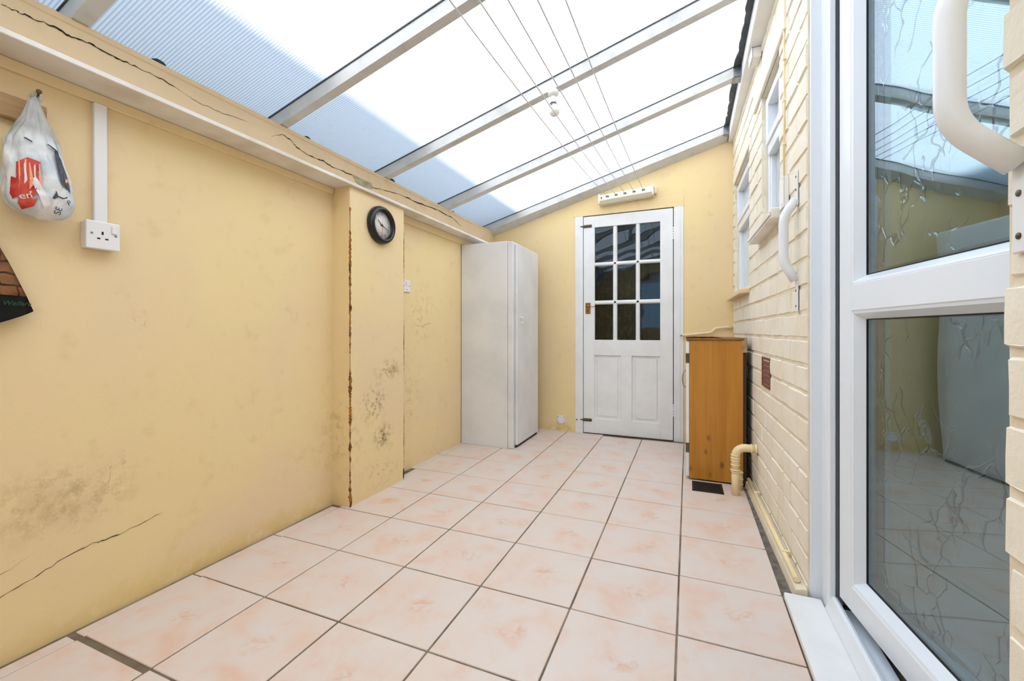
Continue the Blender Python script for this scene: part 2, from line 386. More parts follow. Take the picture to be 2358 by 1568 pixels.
# ------------------------------------------------------------------ left wall
wl = struct('wall_left', (XL, 1.5, 0), 'yellow painted wall on the left with a projecting pier')
MB().box(-1.95, XL, YF-.1, 1.73, -.05, 1.71).build('wall_face', 'wall', wl)
MB().box(-1.95, -1.735, 2.16, YB, -.05, 1.71).build('wall_face', 'wall', wl)
m = MB(); m.box(-1.9, -1.64, 1.715, 2.172, -.05, 1.70, .006, 2)
m.build('pier', 'wall', wl)
def jag(p0, p1, wid, n, seed, out, amp=.5):     # ragged strip between two points on a vertical corner; out = (dx,dy) per side
    r = random.Random(seed); m = MB(); b = bmesh.new(); L, R = [], []
    for i in range(n+1):
        t = i/n; z = p0[2]+(p1[2]-p0[2])*t
        pf = max(.08, min(1, .45+1.5*mnoise.noise(Vector((z*7, seed, 0)))+.8*mnoise.noise(Vector((z*30, seed, 3)))))
        k = pf*(.35+.65*r.random())
        k2 = pf*(.2+.8*r.random())
        x, y = p0[0], p0[1]
        L.append((b.verts.new((x-wid*k2*.9*out[0], y-.0012, z)))); R.append(b.verts.new((x+.0012, y+wid*k, z)))
    C_ = [b.verts.new((p0[0]+.0016, p0[1]-.0016, p0[2]+(p1[2]-p0[2])*i/n)) for i in range(n+1)]
    for i in range(n):
        b.faces.new((L[i], C_[i], C_[i+1], L[i+1])); b.faces.new((C_[i], R[i], R[i+1], C_[i+1]))
    return m.add(b)
jag((-1.64, 1.715, .0), (-1.64, 1.715, 1.58), .016, 240, 3, (1, 0)).build('rust_streak', 'rust', wl, label='brown rust showing along the pier edge')
def jag2(z0, z1, wid, n, seed):
    r = random.Random(seed); b = bmesh.new(); A, B = [], []
    for i in range(n+1):
        z = z0+(z1-z0)*i/n; k = max(.02, math.sin(11*z+seed)*.5+.6*r.random())
        A.append(b.verts.new((-1.6388, 2.1715, z))); B.append(b.verts.new((-1.6388, 2.1715-wid*k, z)))
    for i in range(n): b.faces.new((A[i], B[i], B[i+1], A[i+1]))
    return MB().add(b)
jag2(0, 1.55, .006, 130, 5).build('rust_streak', 'rust', wl)
def blob(cy, cz, ry, rz, seed):
    r = random.Random(seed); b = bmesh.new(); c = b.verts.new((-1.6388, cy, cz)); V = []
    for k in range(14):
        a = k*2*PI/14; q = .6+.5*r.random(); V.append(b.verts.new((-1.6388, cy+ry*q*math.cos(a), cz+rz*q*math.sin(a))))
    for k in range(14): b.faces.new((c, V[k], V[(k+1) % 14]))
    return MB().add(b)
blob(1.722, .03, .006, .035, 2).build('rust_hole', 'crack', wl); blob(2.166, .04, .006, .05, 4).build('rust_hole', 'crack', wl)
def crack(pts, wid, name, parent, x, mat='crack', seed=1, fade=True):
    r = random.Random(seed); P = []
    for (a, b_) in zip(pts, pts[1:]):
        for k in range(6):
            t = k/6; P.append((a[0]+(b_[0]-a[0])*t+r.uniform(-.003, .003), a[1]+(b_[1]-a[1])*t+r.uniform(-.003, .003)))
    P.append(pts[-1]); b = bmesh.new(); U, D = [], []
    for i, (y, z) in enumerate(P):
        t = i/(len(P)-1); wd = wid*(.25+.9*r.random())*(math.sin(PI*min(1, max(.03, t)))**.5 if fade else 1)
        U.append(b.verts.new((x, y, z+wd/2))); D.append(b.verts.new((x, y, z-wd/2)))
    for i in range(len(P)-1): b.faces.new((D[i], D[i+1], U[i+1], U[i]))
    return MB().add(b).build(name, mat, parent)
crack([(.47, .18), (.58, .205), (.66, .235), (.72, .25), (.76, .245), (.84, .255), (.93, .275)], .0035, 'crack', wl, XL+.0012, seed=8)
crack([(.50, .24), (.60, .285)], .0012, 'crack', wl, XL+.0012, seed=9)
crack([(.775, .50), (.768, .43), (.765, .40)], .003, 'scratch', wl, XL+.0012, seed=12)
crack([(2.42, .97), (2.5, .96), (2.57, .985), (2.62, .98)], .003, 'crack', wl, -1.7338, 'rust', seed=11)
# ------------------------------------------------------------------ beam, cleat, ledge
t1 = struct('trim_1', (XL, 1.5, 1.7), 'cracked yellow timber beam under the roof edge')
MB().box(-1.93, -1.78, YF, YB, 1.700, 1.905).build('beam_face', 'beam', t1)
MB().box(-1.80, -1.776, YF, YB, 1.885, 1.907, .003).build('beam_lip', 'beam', t1)
Z8 = [(0,20),(80,60),(150,90),(320,160),(430,225),(560,270),(700,350),(830,405),(980,480),(1100,555)]
def onbeam(p):        # points read off the photograph, laid on the beam's face
    px, py = p; xc = (px-1179)/970; yc = (py-762)/970
    d = (.9226*xc-.3857, .3857*xc+.9226, -yc); t = -1.779/d[0]; return (d[1]*t, .93+d[2]*t)
crack([onbeam((.3817*a, .3817*b)) for a, b in Z8], .0065, 'crack', t1, -1.7785, seed=2)
crack([onbeam((.3817*a, .3817*b)) for a, b in ((1100,555),(1200,620),(1340,680),(1500,740))], .002, 'crack', t1, -1.7785, seed=3)
crack([onbeam((.3817*a, .3817*b)) for a, b in ((1640,820),(1700,810),(1760,850),(1790,890),(1870,940),(1950,970),(2010,1010),(2130,1060),(2200,1110),(2300,1150))], .006, 'crack', t1, -1.7785, seed=4)
crack([onbeam((600+.4919*a, .4919*b)) for a, b in ((530,880),(640,905),(740,950),(830,985),(900,1020),(940,1060))], .008, 'crack', t1, -1.7785, seed=5)
b = bmesh.new(); pts = [onbeam((600+.4919*a, .4919*b_)) for a, b_ in ((428,815),(455,828),(490,845),(518,858),(528,884),(505,882),(470,872),(445,850))]
b.faces.new([b.verts.new((-1.7782, y, z)) for y, z in pts]); MB().add(b).build('plaster_chip', 'chip', t1)
t2 = struct('trim_2', (XL, 1.5, 1.69), 'narrow white ledge board below the beam')
MB().box(-1.80, -1.62, YF, YB-.002, 1.693, 1.709, .002).build('ledge_board', 'white_board', t2)
MB().box(-1.79, -1.747, YF, 1.714, 1.660, 1.6925, .002).build('cleat', 'wall', t2)
MB().box(-1.79, -1.722, 2.173, YB, 1.645, 1.6925, .002).build('cleat', 'wall', t2)
# ------------------------------------------------------------------ back wall and its door
wb = struct('wall_back', (-.7, YB, 0), 'yellow painted end wall sloping up to the right')
DX0, DX1, DZ = -.957, -.035, 1.972
m = MB(); m.prism([(-1.95, -.05), (DX0, -.05), (DX0, roofz(DX0)+.09), (-1.95, roofz(-1.95)+.09)], 1, YB, YB+.10)
m.prism([(DX0, DZ), (DX1, DZ), (DX1, roofz(DX1)+.09), (DX0, roofz(DX0)+.09)], 1, YB, YB+.10)
m.prism([(DX1, -.05), (.46, -.05), (.46, roofz(.46)+.09), (DX1, roofz(DX1)+.09)], 1, YB, YB+.10)
m.build('wall_face', 'wall', wb)
MB().box(DX0-.02, DX1+.005, YB-.004, YB+.01, DZ, DZ+.085, .002).build('lintel_board', 'wall', wb)
d1 = struct('door_1', (-.5, YB, 0), 'white panelled door with nine small panes')
MB().box(DX0, -.883, YB-.006, YB+.08, 0, DZ, .003).build('jamb', 'white_gloss', d1)
MB().box(-.111, DX1, YB-.006, YB+.08, 0, DZ, .003).build('jamb', 'white_gloss', d1)
MB().box(-.068, -.062, YB-.009, YB, 0, DZ).build('jamb_bead', 'white_gloss', d1)
lx0, lx1, Y0, Y1 = -.879, -.117, YB+.002, YB+.042
leaf = bpy.data.objects.new('leaf', None); COL.objects.link(leaf); leaf.parent = d1; leaf.location = (0, 0, 0)
m = MB()
MB().box(lx0, -.778, Y0, Y1, .008, 1.966, .002).build('stile', 'white_gloss', leaf)
MB().box(-.2195, lx1, Y0, Y1, .008, 1.966, .002).build('stile', 'white_gloss', leaf)
MB().box(-.779, -.2185, Y0, Y1, 1.863, 1.966, .002).build('top_rail', 'white_gloss', leaf)
MB().box(-.779, -.2185, Y0, Y1, .712, .850, .002).build('lock_rail', 'white_gloss', leaf)
MB().box(-.779, -.2185, Y0, Y1, .008, .140, .002).build('bottom_rail', 'white_gloss', leaf)
MB().box(-.545, -.453, Y0, Y1, .139, .713, .002).build('muntin', 'white_gloss', leaf)
for a, b_ in ((-.79, -.54), (-.46, -.21)):
    m = MB(); m.box(a, b_, Y0+.014, Y1-.01, .135, .72)
    m.box(a+.032, b_-.032, Y0+.007, Y1-.01, .165, .688, .006); m.build('panel', 'white_gloss', leaf)
xs = [(-.778, -.6167), (-.580, -.4214), (-.386, -.2195)]; zs = [(.850, 1.168), (1.203, 1.515), (1.547, 1.863)]
def bar(x0, x1, z0, z1, vert):
    w2 = (x1-x0)/2 if vert else (z1-z0)/2
    prof = [(-w2, Y1-.006), (-w2, Y0+.016), (-w2*.45, Y0+.004), (w2*.45, Y0+.004), (w2, Y0+.016), (w2, Y1-.006)]
    m = MB()
    if vert: m.prism([((x0+x1)/2+p[0], p[1]) for p in prof], 2, z0, z1)
    else: m.prism([(p[1], (z0+z1)/2+p[0]) for p in prof], 0, x0, x1)
    m.build('glazing_bar', 'white_gloss', leaf)
bar(-.6167, -.580, .85, 1.863, True); bar(-.4214, -.386, .85, 1.863, True)
bar(-.778, -.2195, 1.168, 1.203, False); bar(-.778, -.2195, 1.515, 1.547, False)
for a, b_ in xs:
    for c, d_ in zs: MB().box(a, b_, Y0+.018, Y0+.022, c, d_).build('pane', 'pane', leaf, base=((a+b_)/2, Y0+.02, (c+d_)/2))
m = MB(); m.box(-.861, -.815, Y0-.004, Y0+.002, 1.084, 1.185, .0015); lp = m.build('lock_plate', 'brass', leaf)
MB().lathe([(0, -.012), (.011, -.012), (.011, 0), (.013, .002)], (-.838, Y0-.003, 1.155), 'y', 16).build('spindle', 'brass', leaf)
MB().box(-.841, -.835, Y0-.0045, Y0-.003, 1.10, 1.125).build('keyhole', 'slot', leaf)
MB().tube([(-.838, Y0-.01, 1.153), (-.80, Y0-.014, 1.150), (-.77, Y0-.014, 1.149)], .003, 8).build('key_bar', 'brass', leaf)
for z in (1.879, .124):
    m = MB(); m.box(-.895, -.803, Y0-.006, Y0+.001, z-.013, z+.013, .002); m.tube([(-.905, Y0-.010, z), (-.81, Y0-.010, z)], .005, 10)
    m.build('bolt', 'bronze', d1)
MB().ball((-.94, YB-.007, .12), .007).build('screw', 'bronze', d1)
for z0 in (1.70, .21):
    m = MB()
    for k in range(5): m.lathe([(0, 0), (.0055, 0), (.0055, .018), (0, .018)], (-.114, Y0-.004, z0+.021*k), 'z', 10)
    m.build('hinge', 'white_gloss', d1)
MB().box(lx0, lx1, YB-.004, YB+.09, -.002, .006).build('threshold', 'dark_edge', d1)
# dim room beyond, with a curtain
rm = struct('room_beyond_door', (-.5, 5, 0), 'dim room seen through the door panes')
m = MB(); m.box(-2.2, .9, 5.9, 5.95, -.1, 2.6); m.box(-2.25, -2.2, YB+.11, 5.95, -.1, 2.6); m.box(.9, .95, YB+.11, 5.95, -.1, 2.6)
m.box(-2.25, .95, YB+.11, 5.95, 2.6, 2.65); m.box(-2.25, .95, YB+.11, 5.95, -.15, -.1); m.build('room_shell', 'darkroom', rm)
b = bmesh.new(); A, B = [], []
for i in range(61):
    x = -.95+.6*i/60; y = 4.35+.035*math.sin(i*.9)+.012*math.sin(i*2.3); A.append(b.verts.new((x, y, .05))); B.append(b.verts.new((x, y, 1.62)))
for i in range(60): f = b.faces.new((A[i], A[i+1], B[i+1], B[i])); f.smooth = True
bmesh.ops.solidify(b, geom=b.faces[:], thickness=.003)
tag(MB().add(b).build('curtain', 'curtain', base=(-.65, 4.35, .05)), 'dark patterned curtain hanging behind the white door panes', 'curtain')
# ------------------------------------------------------------------ rear end wall behind the camera, with a window
wf = struct('wall_front', (-.7, YF, 0), 'yellow end wall behind the viewpoint')
m = MB(); m.prism([(-1.95, -.05), (-.9, -.05), (-.9, roofz(-.9)+.08), (-1.95, roofz(-1.95)+.08)], 1, YF-.1, YF)
m.box(-.9, .1, YF-.1, YF, -.05, 1.0); m.prism([(-.9, 2.0), (.1, 2.0), (.1, roofz(.1)+.08), (-.9, roofz(-.9)+.08)], 1, YF-.1, YF)
m.prism([(.1, -.05), (.46, -.05), (.46, roofz(.46)+.08), (.1, roofz(.1)+.08)], 1, YF-.1, YF); m.build('wall_face', 'wall', wf)
w3 = struct('window_3', (-.4, YF, 1.0), 'white framed window behind the viewpoint')
for a in ((-.9, -.84, 1.0, 2.0), (.04, .1, 1.0, 2.0), (-.84, .04, 1.0, 1.06), (-.84, .04, 1.94, 2.0), (-.43, -.37, 1.06, 1.94)):
    MB().box(a[0], a[1], YF-.08, YF-.02, a[2], a[3], .004).build('window_frame', 'pvc', w3)
MB().box(-.84, .04, YF-.052, YF-.048, 1.06, 1.94).build('pane', 'pane', w3)
# ------------------------------------------------------------------ right brick wall
WT = 2.62
wr = struct('wall_right', (rwx(2.5), 2.5, 0), 'cream painted brick wall on the right')
D0, D1, DT = .787, 1.732, 2.50           # door opening
W2 = (2.15, 2.575, 1.445, 2.165); W1 = (2.985, 3.705, 1.195, 2.07)
m = MB(RW); BK = -.0045
m.box(-.11, BK, D1, W2[0], -.05, WT); m.box(-.11, BK, W2[0], W2[1], -.05, W2[2]); m.box(-.11, BK, W2[0], W2[1], W2[3], WT)
m.box(-.11, BK, W2[1], W1[0], -.05, WT); m.box(-.11, BK, W1[0], W1[1], -.05, W1[2]); m.box(-.11, BK, W1[0], W1[1], W1[3], WT)
m.box(-.11, BK, W1[1], YB, -.05, WT); m.box(-.11, BK, YF-.1, D0, -.05, WT); m.box(-.11, BK, D0, D1, DT, WT)
m.build('mortar_face', 'mortar', wr)
MB(RW).box(-.14, -.03, YF-.1, YB+.1, WT, 4.6).build('upper_house_wall', 'mortar', wr)
def brick_variant(seed):
    r = random.Random(seed); b = bmesh.new(); J = lambda a: r.uniform(-a, a)
    # front +x (towards the room) ; unit box y 0..1, z 0..1 ; x 0..1 (depth)
    B0 = [b.verts.new((0, y, z)) for y, z in ((0,0),(1,0),(1,1),(0,1))]
    E_ = [(0,0),(.25,0),(.5,0),(.75,0),(1,0),(1,.5),(1,1),(.75,1),(.5,1),(.25,1),(0,1),(0,.5)]
    R1 = [b.verts.new((.62, min(1.01, max(-.01, y+J(.012))), min(1.03, max(-.03, z+J(.03))))) for y, z in E_]
    R2 = [b.verts.new((1+J(.05), .5+(y-.5)*.955+J(.008), .5+(z-.5)*.88+J(.02))) for y, z in E_]
    b.faces.new(R2)
    n = len(E_)
    for i in range(n):
        j = (i+1) % n; b.faces.new((R1[i], R1[j], R2[j], R2[i]))
    cor = {0: 0, 4: 1, 6: 2, 10: 3}
    b.faces.new([B0[0]]+[R1[4-k] for k in range(0, 5)][::1]+[B0[1]]) if False else None
    for a, c, i0, i1 in ((0, 1, 0, 4), (1, 2, 4, 6), (2, 3, 6, 10), (3, 0, 10, 12)):
        b.faces.new([B0[a]]+[B0[c]]+[R1[i % n] for i in range(i1, i0-1, -1)])
    bmesh.ops.recalc_face_normals(b, faces=b.faces[:])
    for q in b.verts: q.co.x = -q.co.x          # front faces -x in the world
    bmesh.ops.recalc_face_normals(b, faces=b.faces[:])
    me = bpy.data.meshes.new('brick'); b.to_mesh(me); b.free(); me.materials.append(M['brickpaint']); return me
BV = [brick_variant(k) for k in range(10)]
def lay(y0, y1, z0, z1, dep=.022):
    o = bpy.data.objects.new('brick', random.choice(BV)); COL.objects.link(o); o.parent = wr
    base = Vector((rwx(y0)+.022, y0, z0))
    o.location = base-wr.location+Vector((0, 0, 0)); o.rotation_euler = (0, 0, RWROT)
    o.scale = (.022+random.uniform(-.002, .002), y1-y0, z1-z0)
CO, JT = .0935, .010
AIR = (2.345, 2.56, .645, .795)
rr = random.Random(21)
for k in range(-1, 27):
    z0 = .060+CO*k+JT/2; z1 = z0+CO-JT
    if z1 > 2.50: break
    if z0 < -.01: z0 = .0
    cuts = [q for q in (W2, W1, AIR) if q[2] < z1-.03 and q[3] > z0+.03]
    if k >= 22 : cuts = cuts
    segs = [(D1+.001, YB-.002)]
    for q in cuts:
        ns = []
        for a, c in segs:
            if q[1] <= a or q[0] >= c: ns.append((a, c)); continue
            if q[0] > a: ns.append((a, q[0]))
            if q[1] < c: ns.append((q[1], c))
        segs = ns
    ph = (.118 if k % 2 else .0)+rr.uniform(-.03, .03)
    ys = [D1+.245-ph]
    while ys[-1] < YB: ys.append(ys[-1]+(.235 if rr.random() < .8 else .118)+rr.uniform(-.006, .006))
    for a, c in segs:
        cut = [a]+[y for y in ys if a+.05 < y < c-.05]+[c]
        for i in range(len(cut)-1):
            lay(cut[i]+(JT/2 if i else 0), cut[i+1]-(JT/2 if i < len(cut)-2 else 0), z0, z1)
    # the pier beyond the doorway, next to the viewpoint
    a = D0+rr.uniform(-.006, .004)
    cut = [a, a-(.118 if k % 2 else .225), a-(.118 if k % 2 else .225)-.235]
    for i in range(2): lay(cut[i+1]+JT/2, cut[i]-(JT/2 if i else 0), z0, z1)
# brick returns at the doorway (reveal faces)
# air brick
ab = thing('air_brick', (rwx(2.45), 2.45, .645), 'brown terracotta louvred air brick set in the cream brick wall', 'air brick')
m = MB(RW); m.box(-.012, -.006, AIR[0]+.004, AIR[1]-.004, AIR[2]+.004, AIR[3]-.004); m.build('backing', 'slot', ab)
m = MB(RW)
for a in ((AIR[0], AIR[0]+.014, AIR[2], AIR[3]), (AIR[1]-.014, AIR[1], AIR[2], AIR[3])): m.box(-.01, .001, *a)
m.box(-.01, .001, AIR[0], AIR[1], AIR[2], AIR[2]+.01); m.box(-.01, .001, AIR[0], AIR[1], AIR[3]-.01, AIR[3]); m.build('frame', 'terracotta', ab)
for k in range(5):
    z = AIR[2]+.022+k*.024; MB(RW).hexa([(-.008, AIR[0]+.012, z), (.0, AIR[0]+.012, z-.006), (.0, AIR[1]-.012, z-.006), (-.008, AIR[1]-.012, z),
        (-.008, AIR[0]+.012, z+.016), (.0, AIR[0]+.012, z+.010), (.0, AIR[1]-.012, z+.010), (-.008, AIR[1]-.012, z+.016)]).build('louvre', 'terracotta', ab)
# house interior behind the brick wall (dim)
rh = struct('room_beyond_wall', (1.2, 2, 0), 'dim house interior behind the brick wall')
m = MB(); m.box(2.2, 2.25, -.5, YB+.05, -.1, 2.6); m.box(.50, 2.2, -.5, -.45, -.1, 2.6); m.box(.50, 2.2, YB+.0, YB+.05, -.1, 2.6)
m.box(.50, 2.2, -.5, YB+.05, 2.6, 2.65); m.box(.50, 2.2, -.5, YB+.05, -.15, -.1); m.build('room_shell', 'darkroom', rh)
# ------------------------------------------------------------------ windows in the brick wall
def rbox(name, mat, par, n0, n1, y0, y1, z0, z1, bev=.002): return MB(RW).box(n0, n1, y0, y1, z0, z1, bev).build(name, mat, par)
def window(name, W, tz, lower, label):
    s = struct(name, (rwx(W[0]), W[0], W[2]), label)
    y0, y1, z0, z1 = W; a, b_ = -.085, -.030
    rbox('window_frame', 'pvc', s, a, b_, y1-.045, y1, z0, z1); rbox('window_frame', 'pvc', s, a, b_, y0, y0+.045, z0, z1)
    rbox('window_frame', 'pvc', s, a, b_, y0+.045, y1-.045, z0, z0+.045); rbox('window_frame', 'pvc', s, a, b_, y0+.045, y1-.045, z1-.045, z1)
    rbox('transom', 'pvc', s, a, b_+.008, y0+.045, y1-.045, tz-.03, tz+.03)
    sh = bpy.data.objects.new('top_light', None); COL.objects.link(sh); sh.parent = s; sh.location = (0, 0, 0)
    for q in ((y1-.085, y1-.04, tz+.025, z1-.04), (y0+.04, y0+.085, tz+.025, z1-.04), (y0+.085, y1-.085, tz+.025, tz+.06), (y0+.085, y1-.085, z1-.08, z1-.04)):
        rbox('sash', 'pvc', sh, a+.01, b_+.016, *q)
    rbox('pane', 'frost', sh, -.062, -.056, y0+.085, y1-.085, tz+.06, z1-.08, 0)
    rbox('gasket', 'black_rubber', sh, -.06, b_+.002, y0+.05, y1-.05, tz+.018, tz+.026, 0)
    rbox('pane', lower, s, -.062, -.056, y0+.045, y1-.045, z0+.045, tz-.03, 0)
    rbox('bead', 'pvc', s, -.06, -.036, y1-.062, y1-.044, z0+.04, tz-.03)
    return s
win2 = window('window_2', W2, 1.865, 'wired', 'white framed window with wired glass in the brick wall')
rbox('window_sill', 'white_board', win2, -.03, .052, 2.042, 2.625, 1.40, 1.446, .004)
rbox('window_sill', 'white_board', win2, .052, .058, 2.042, 2.625, 1.414, 1.43, .001)
win1 = window('window_1', W1, 1.72, 'frost', 'white framed window near the end wall')
rbox('window_sill', 'beam', win1, -.03, .05, 2.965, 3.75, 1.165, 1.196, .004)
t3 = struct('trim_3', (rwx(2.4), 2.4, 2.17), 'cream lintel board over the nearer brick wall window')
rbox('lintel_board', 'brickpaint', t3, -.004, .012, 2.02, 2.76, 2.167, 2.30, .004)
t4 = struct('trim_4', (rwx(3.3), 3.3, 2.07), 'cream lintel over the far window')
rbox('lintel_board', 'brickpaint', t4, -.004, .006, 2.95, 3.74, 2.072, 2.13, .003)
# ------------------------------------------------------------------ roof: wall plate, rafters, sheets
ce = struct('ceiling', (-.7, 1.5, 2.2), 'lean-to roof of ribbed translucent sheets on white rafters')
def rafter(y0, y1, name='rafter', dip=0, x1=.29):
    m = MB(); x0 = -1.99; H = .060
    m.hexa([(x0, y0, roofz(x0)), (x1, y0, roofz(x1)), (x1, y1, roofz(x1)-dip), (x0, y1, roofz(x0)-dip),
            (x0, y0, roofz(x0)+H), (x1, y0, roofz(x1)+H), (x1, y1, roofz(x1)+H), (x0, y1, roofz(x0)+H)])
    o = m.build(name, 'rafter', ce)
    m = MB(); m.hexa([(x0, y0-.004, roofz(x0)+H), (x1, y0-.004, roofz(x1)+H), (x1, y1+.004, roofz(x1)+H), (x0, y1+.004, roofz(x0)+H),
            (x0, y0-.004, roofz(x0)+H+.006), (x1, y0-.004, roofz(x1)+H+.006), (x1, y1+.004, roofz(x1)+H+.006), (x0, y1+.004, roofz(x0)+H+.006)])
    m.build('glazing_tape', 'tape', o); return o
RY = [(-.80, -.755), (-.06, -.012), (.68, .727), (1.412, 1.456), (2.152, 2.201), (2.886, 2.948)]
for a, b_ in RY: rafter(a, b_)
rafter(3.69, YB-.001, 'rafter', .035)
ctr = [-.9]+[(a+b_)/2 for a, b_ in RY]+[YB+.1]
x0, x1 = -2.02, .30
for a, b_ in zip(ctr, ctr[1:]):
    if b_-a < .15: continue
    b = bmesh.new(); H = .067
    V = [b.verts.new(p) for p in ((x0, a, roofz(x0)+H), (x1, a, roofz(x1)+H), (x1, b_, roofz(x1)+H), (x0, b_, roofz(x0)+H))]
    V2 = [b.verts.new(q.co+Vector((0, 0, .010))) for q in V]
    f = b.faces.new(V); 
    F = [b.faces.new(V2[::-1])]+[b.faces.new((V[i], V[(i+1) % 4], V2[(i+1) % 4], V2[i])) for i in range(4)]
    for q in F: q.material_index = 1
    bmesh.ops.recalc_face_normals(b, faces=b.faces[:])
    MB().add(b).build('roof_sheet', None, ce, mats=['poly', 'clear'])
MB().box(.297, .40, YF, YB, 2.44, 2.60, .003).build('wall_plate', 'white_gloss', ce)
r = random.Random(4); b = bmesh.new(); A, B, A2, B2 = [], [], [], []
for i in range(121):
    y = YF+(YB-YF)*i/120; wq = .262+r.uniform(-.006, .006)+.006*math.sin(i*.3)
    A.append(b.verts.new((wq, y, roofz(wq)+.055))); B.append(b.verts.new((.298, y, roofz(.298)+.050)))
    A2.append(b.verts.new((wq, y, roofz(wq)+.066))); B2.append(b.verts.new((.298, y, roofz(.298)+.066)))
for i in range(120):
    for P_, Q in ((A, B), (A2, B2), (A, A2), (B, B2)): b.faces.new((P_[i], P_[i+1], Q[i+1], Q[i]))
MB().add(b).build('flashing_strip', 'tape', ce)
for y0, y1 in (RY[-1], (3.69, 3.75), RY[-2]):
    m = MB(); x = .255
    m.box(x, x+.04, y0-.003, y0, roofz(x)-.004, roofz(x)+.062); m.box(x, x+.04, y0-.003, y1+.003, roofz(x)-.006, roofz(x)-.001); m.box(.2945, .298, y0-.03, y1+.003, roofz(x)-.006, roofz(x)+.062)
    m.build('joist_hanger', 'galv', ce)
for y, s_ in ((.95, .018), (1.62, .014), (2.30, .02), (3.1, .012)):
    MB().ball((-1.84, y, 1.935), s_, (1, 1.4, .9), 10).build('foam_plug', 'foam', ce)
MB().box(-2.02, -1.985, YF, YB+.1, 1.70, roofz(-2.0)+.065).build('leak_blocker', 'outside', ce)  # unseen board added to stop daylight leaking in over the beam
for a in RY[2:5]:      # chipped bare timber where rafters land on the beam
    MB().box(-1.7795, -1.772, a[0]+.004, a[1]-.006, 1.9045, 1.912).build('packing_piece', 'chip', ce)
# unseen wall added outside to shade the lower strip of the roof
nb = struct('added_shade_wall', (-2.4, 1.5, 0), 'unseen wall added outside to shade the lower roof edge')
MB().box(-2.55, -2.25, YF-3, YB+3, -.05, 3.46).build('shade_wall_block', 'outside', nb)
# ------------------------------------------------------------------ white PVC door ajar in the brick doorway
pv = struct('door_2', (.42, 1.65, 0), 'white plastic framed glazed door standing ajar in the brick wall')
MB().box(.3865, .425, 1.728, 1.80, -.04, 2.49, .003).build('frame_extension', 'pvc', pv)
m = MB(); m.prism([(.418, 1.735), (.418, 1.665), (.424, 1.655), (.438, 1.655), (.438, 1.70), (.47, 1.70), (.47, 1.735)], 2, .0, 2.49); m.build('frame_jamb', 'pvc', pv)
MB().box(.418, .47, .82, 1.74, 2.42, 2.49, .003).build('frame_head', 'pvc', pv)
MB().box(.44, .49, .812, .862, 0, 2.49, .003).build('frame_jamb', 'pvc', pv)
m = MB(); m.prism([(.412, .012), (.412, .030), (.428, .070), (.436, .074), (.444, .070), (.450, .035), (.50, .035), (.50, .012)], 1, .82, 1.66); m.build('frame_sill', 'pvc', pv)
m = MB(); m.box(.306, .414, .50, 1.712, .003, .026, .003); m.build('threshold_board', 'white_gloss', pv)
MB().box(.40, .50, .80, 1.74, -.04, .012).build('threshold_base', 'mortar_grey', pv)
sash = bpy.data.objects.new('sash', None); COL.objects.link(sash); sash.parent = pv
HX, HY = .4445, 1.643
sash.location = Vector((HX, HY, 0))-Vector(pv.location)
sash.rotation_euler = (0, 0, math.radians(7.2))
class SB(MB):      # sash space: x = depth (0 is the room side), y = distance from the hinge, z = height
    def build(s, name, mat, base=None):
        for q in s.bm.verts: q.co = Vector((q.co.x, -q.co.y, q.co.z))
        bmesh.ops.recalc_face_normals(s.bm, faces=s.bm.faces[:])
        o0 = Vector((base[0], -base[1], base[2])) if base else Vector((0, 0, 0))
        for q in s.bm.verts: q.co -= o0
        me = bpy.data.meshes.new(name); s.bm.to_mesh(me); s.bm.free(); me.materials.append(M[mat])
        o = bpy.data.objects.new(name, me); COL.objects.link(o); o.parent = sash; o.location = o0; return o
WD, SZ0, SZ1 = .80, .082, 2.41
def rail(y0, y1, z0, z1): SB().box(0, .06, y0, y1, z0, z1, .004).build('rail', 'pvc')
SB().box(0, .06, 0, .074, SZ0, SZ1, .004).build('stile', 'pvc'); SB().box(0, .06, WD-.074, WD, SZ0, SZ1, .004).build('stile', 'pvc')
rail(.0735, WD-.0735, SZ0, SZ0+.080); rail(.0735, WD-.0735, SZ1-.088, SZ1); rail(.0735, WD-.0735, .988, 1.072)
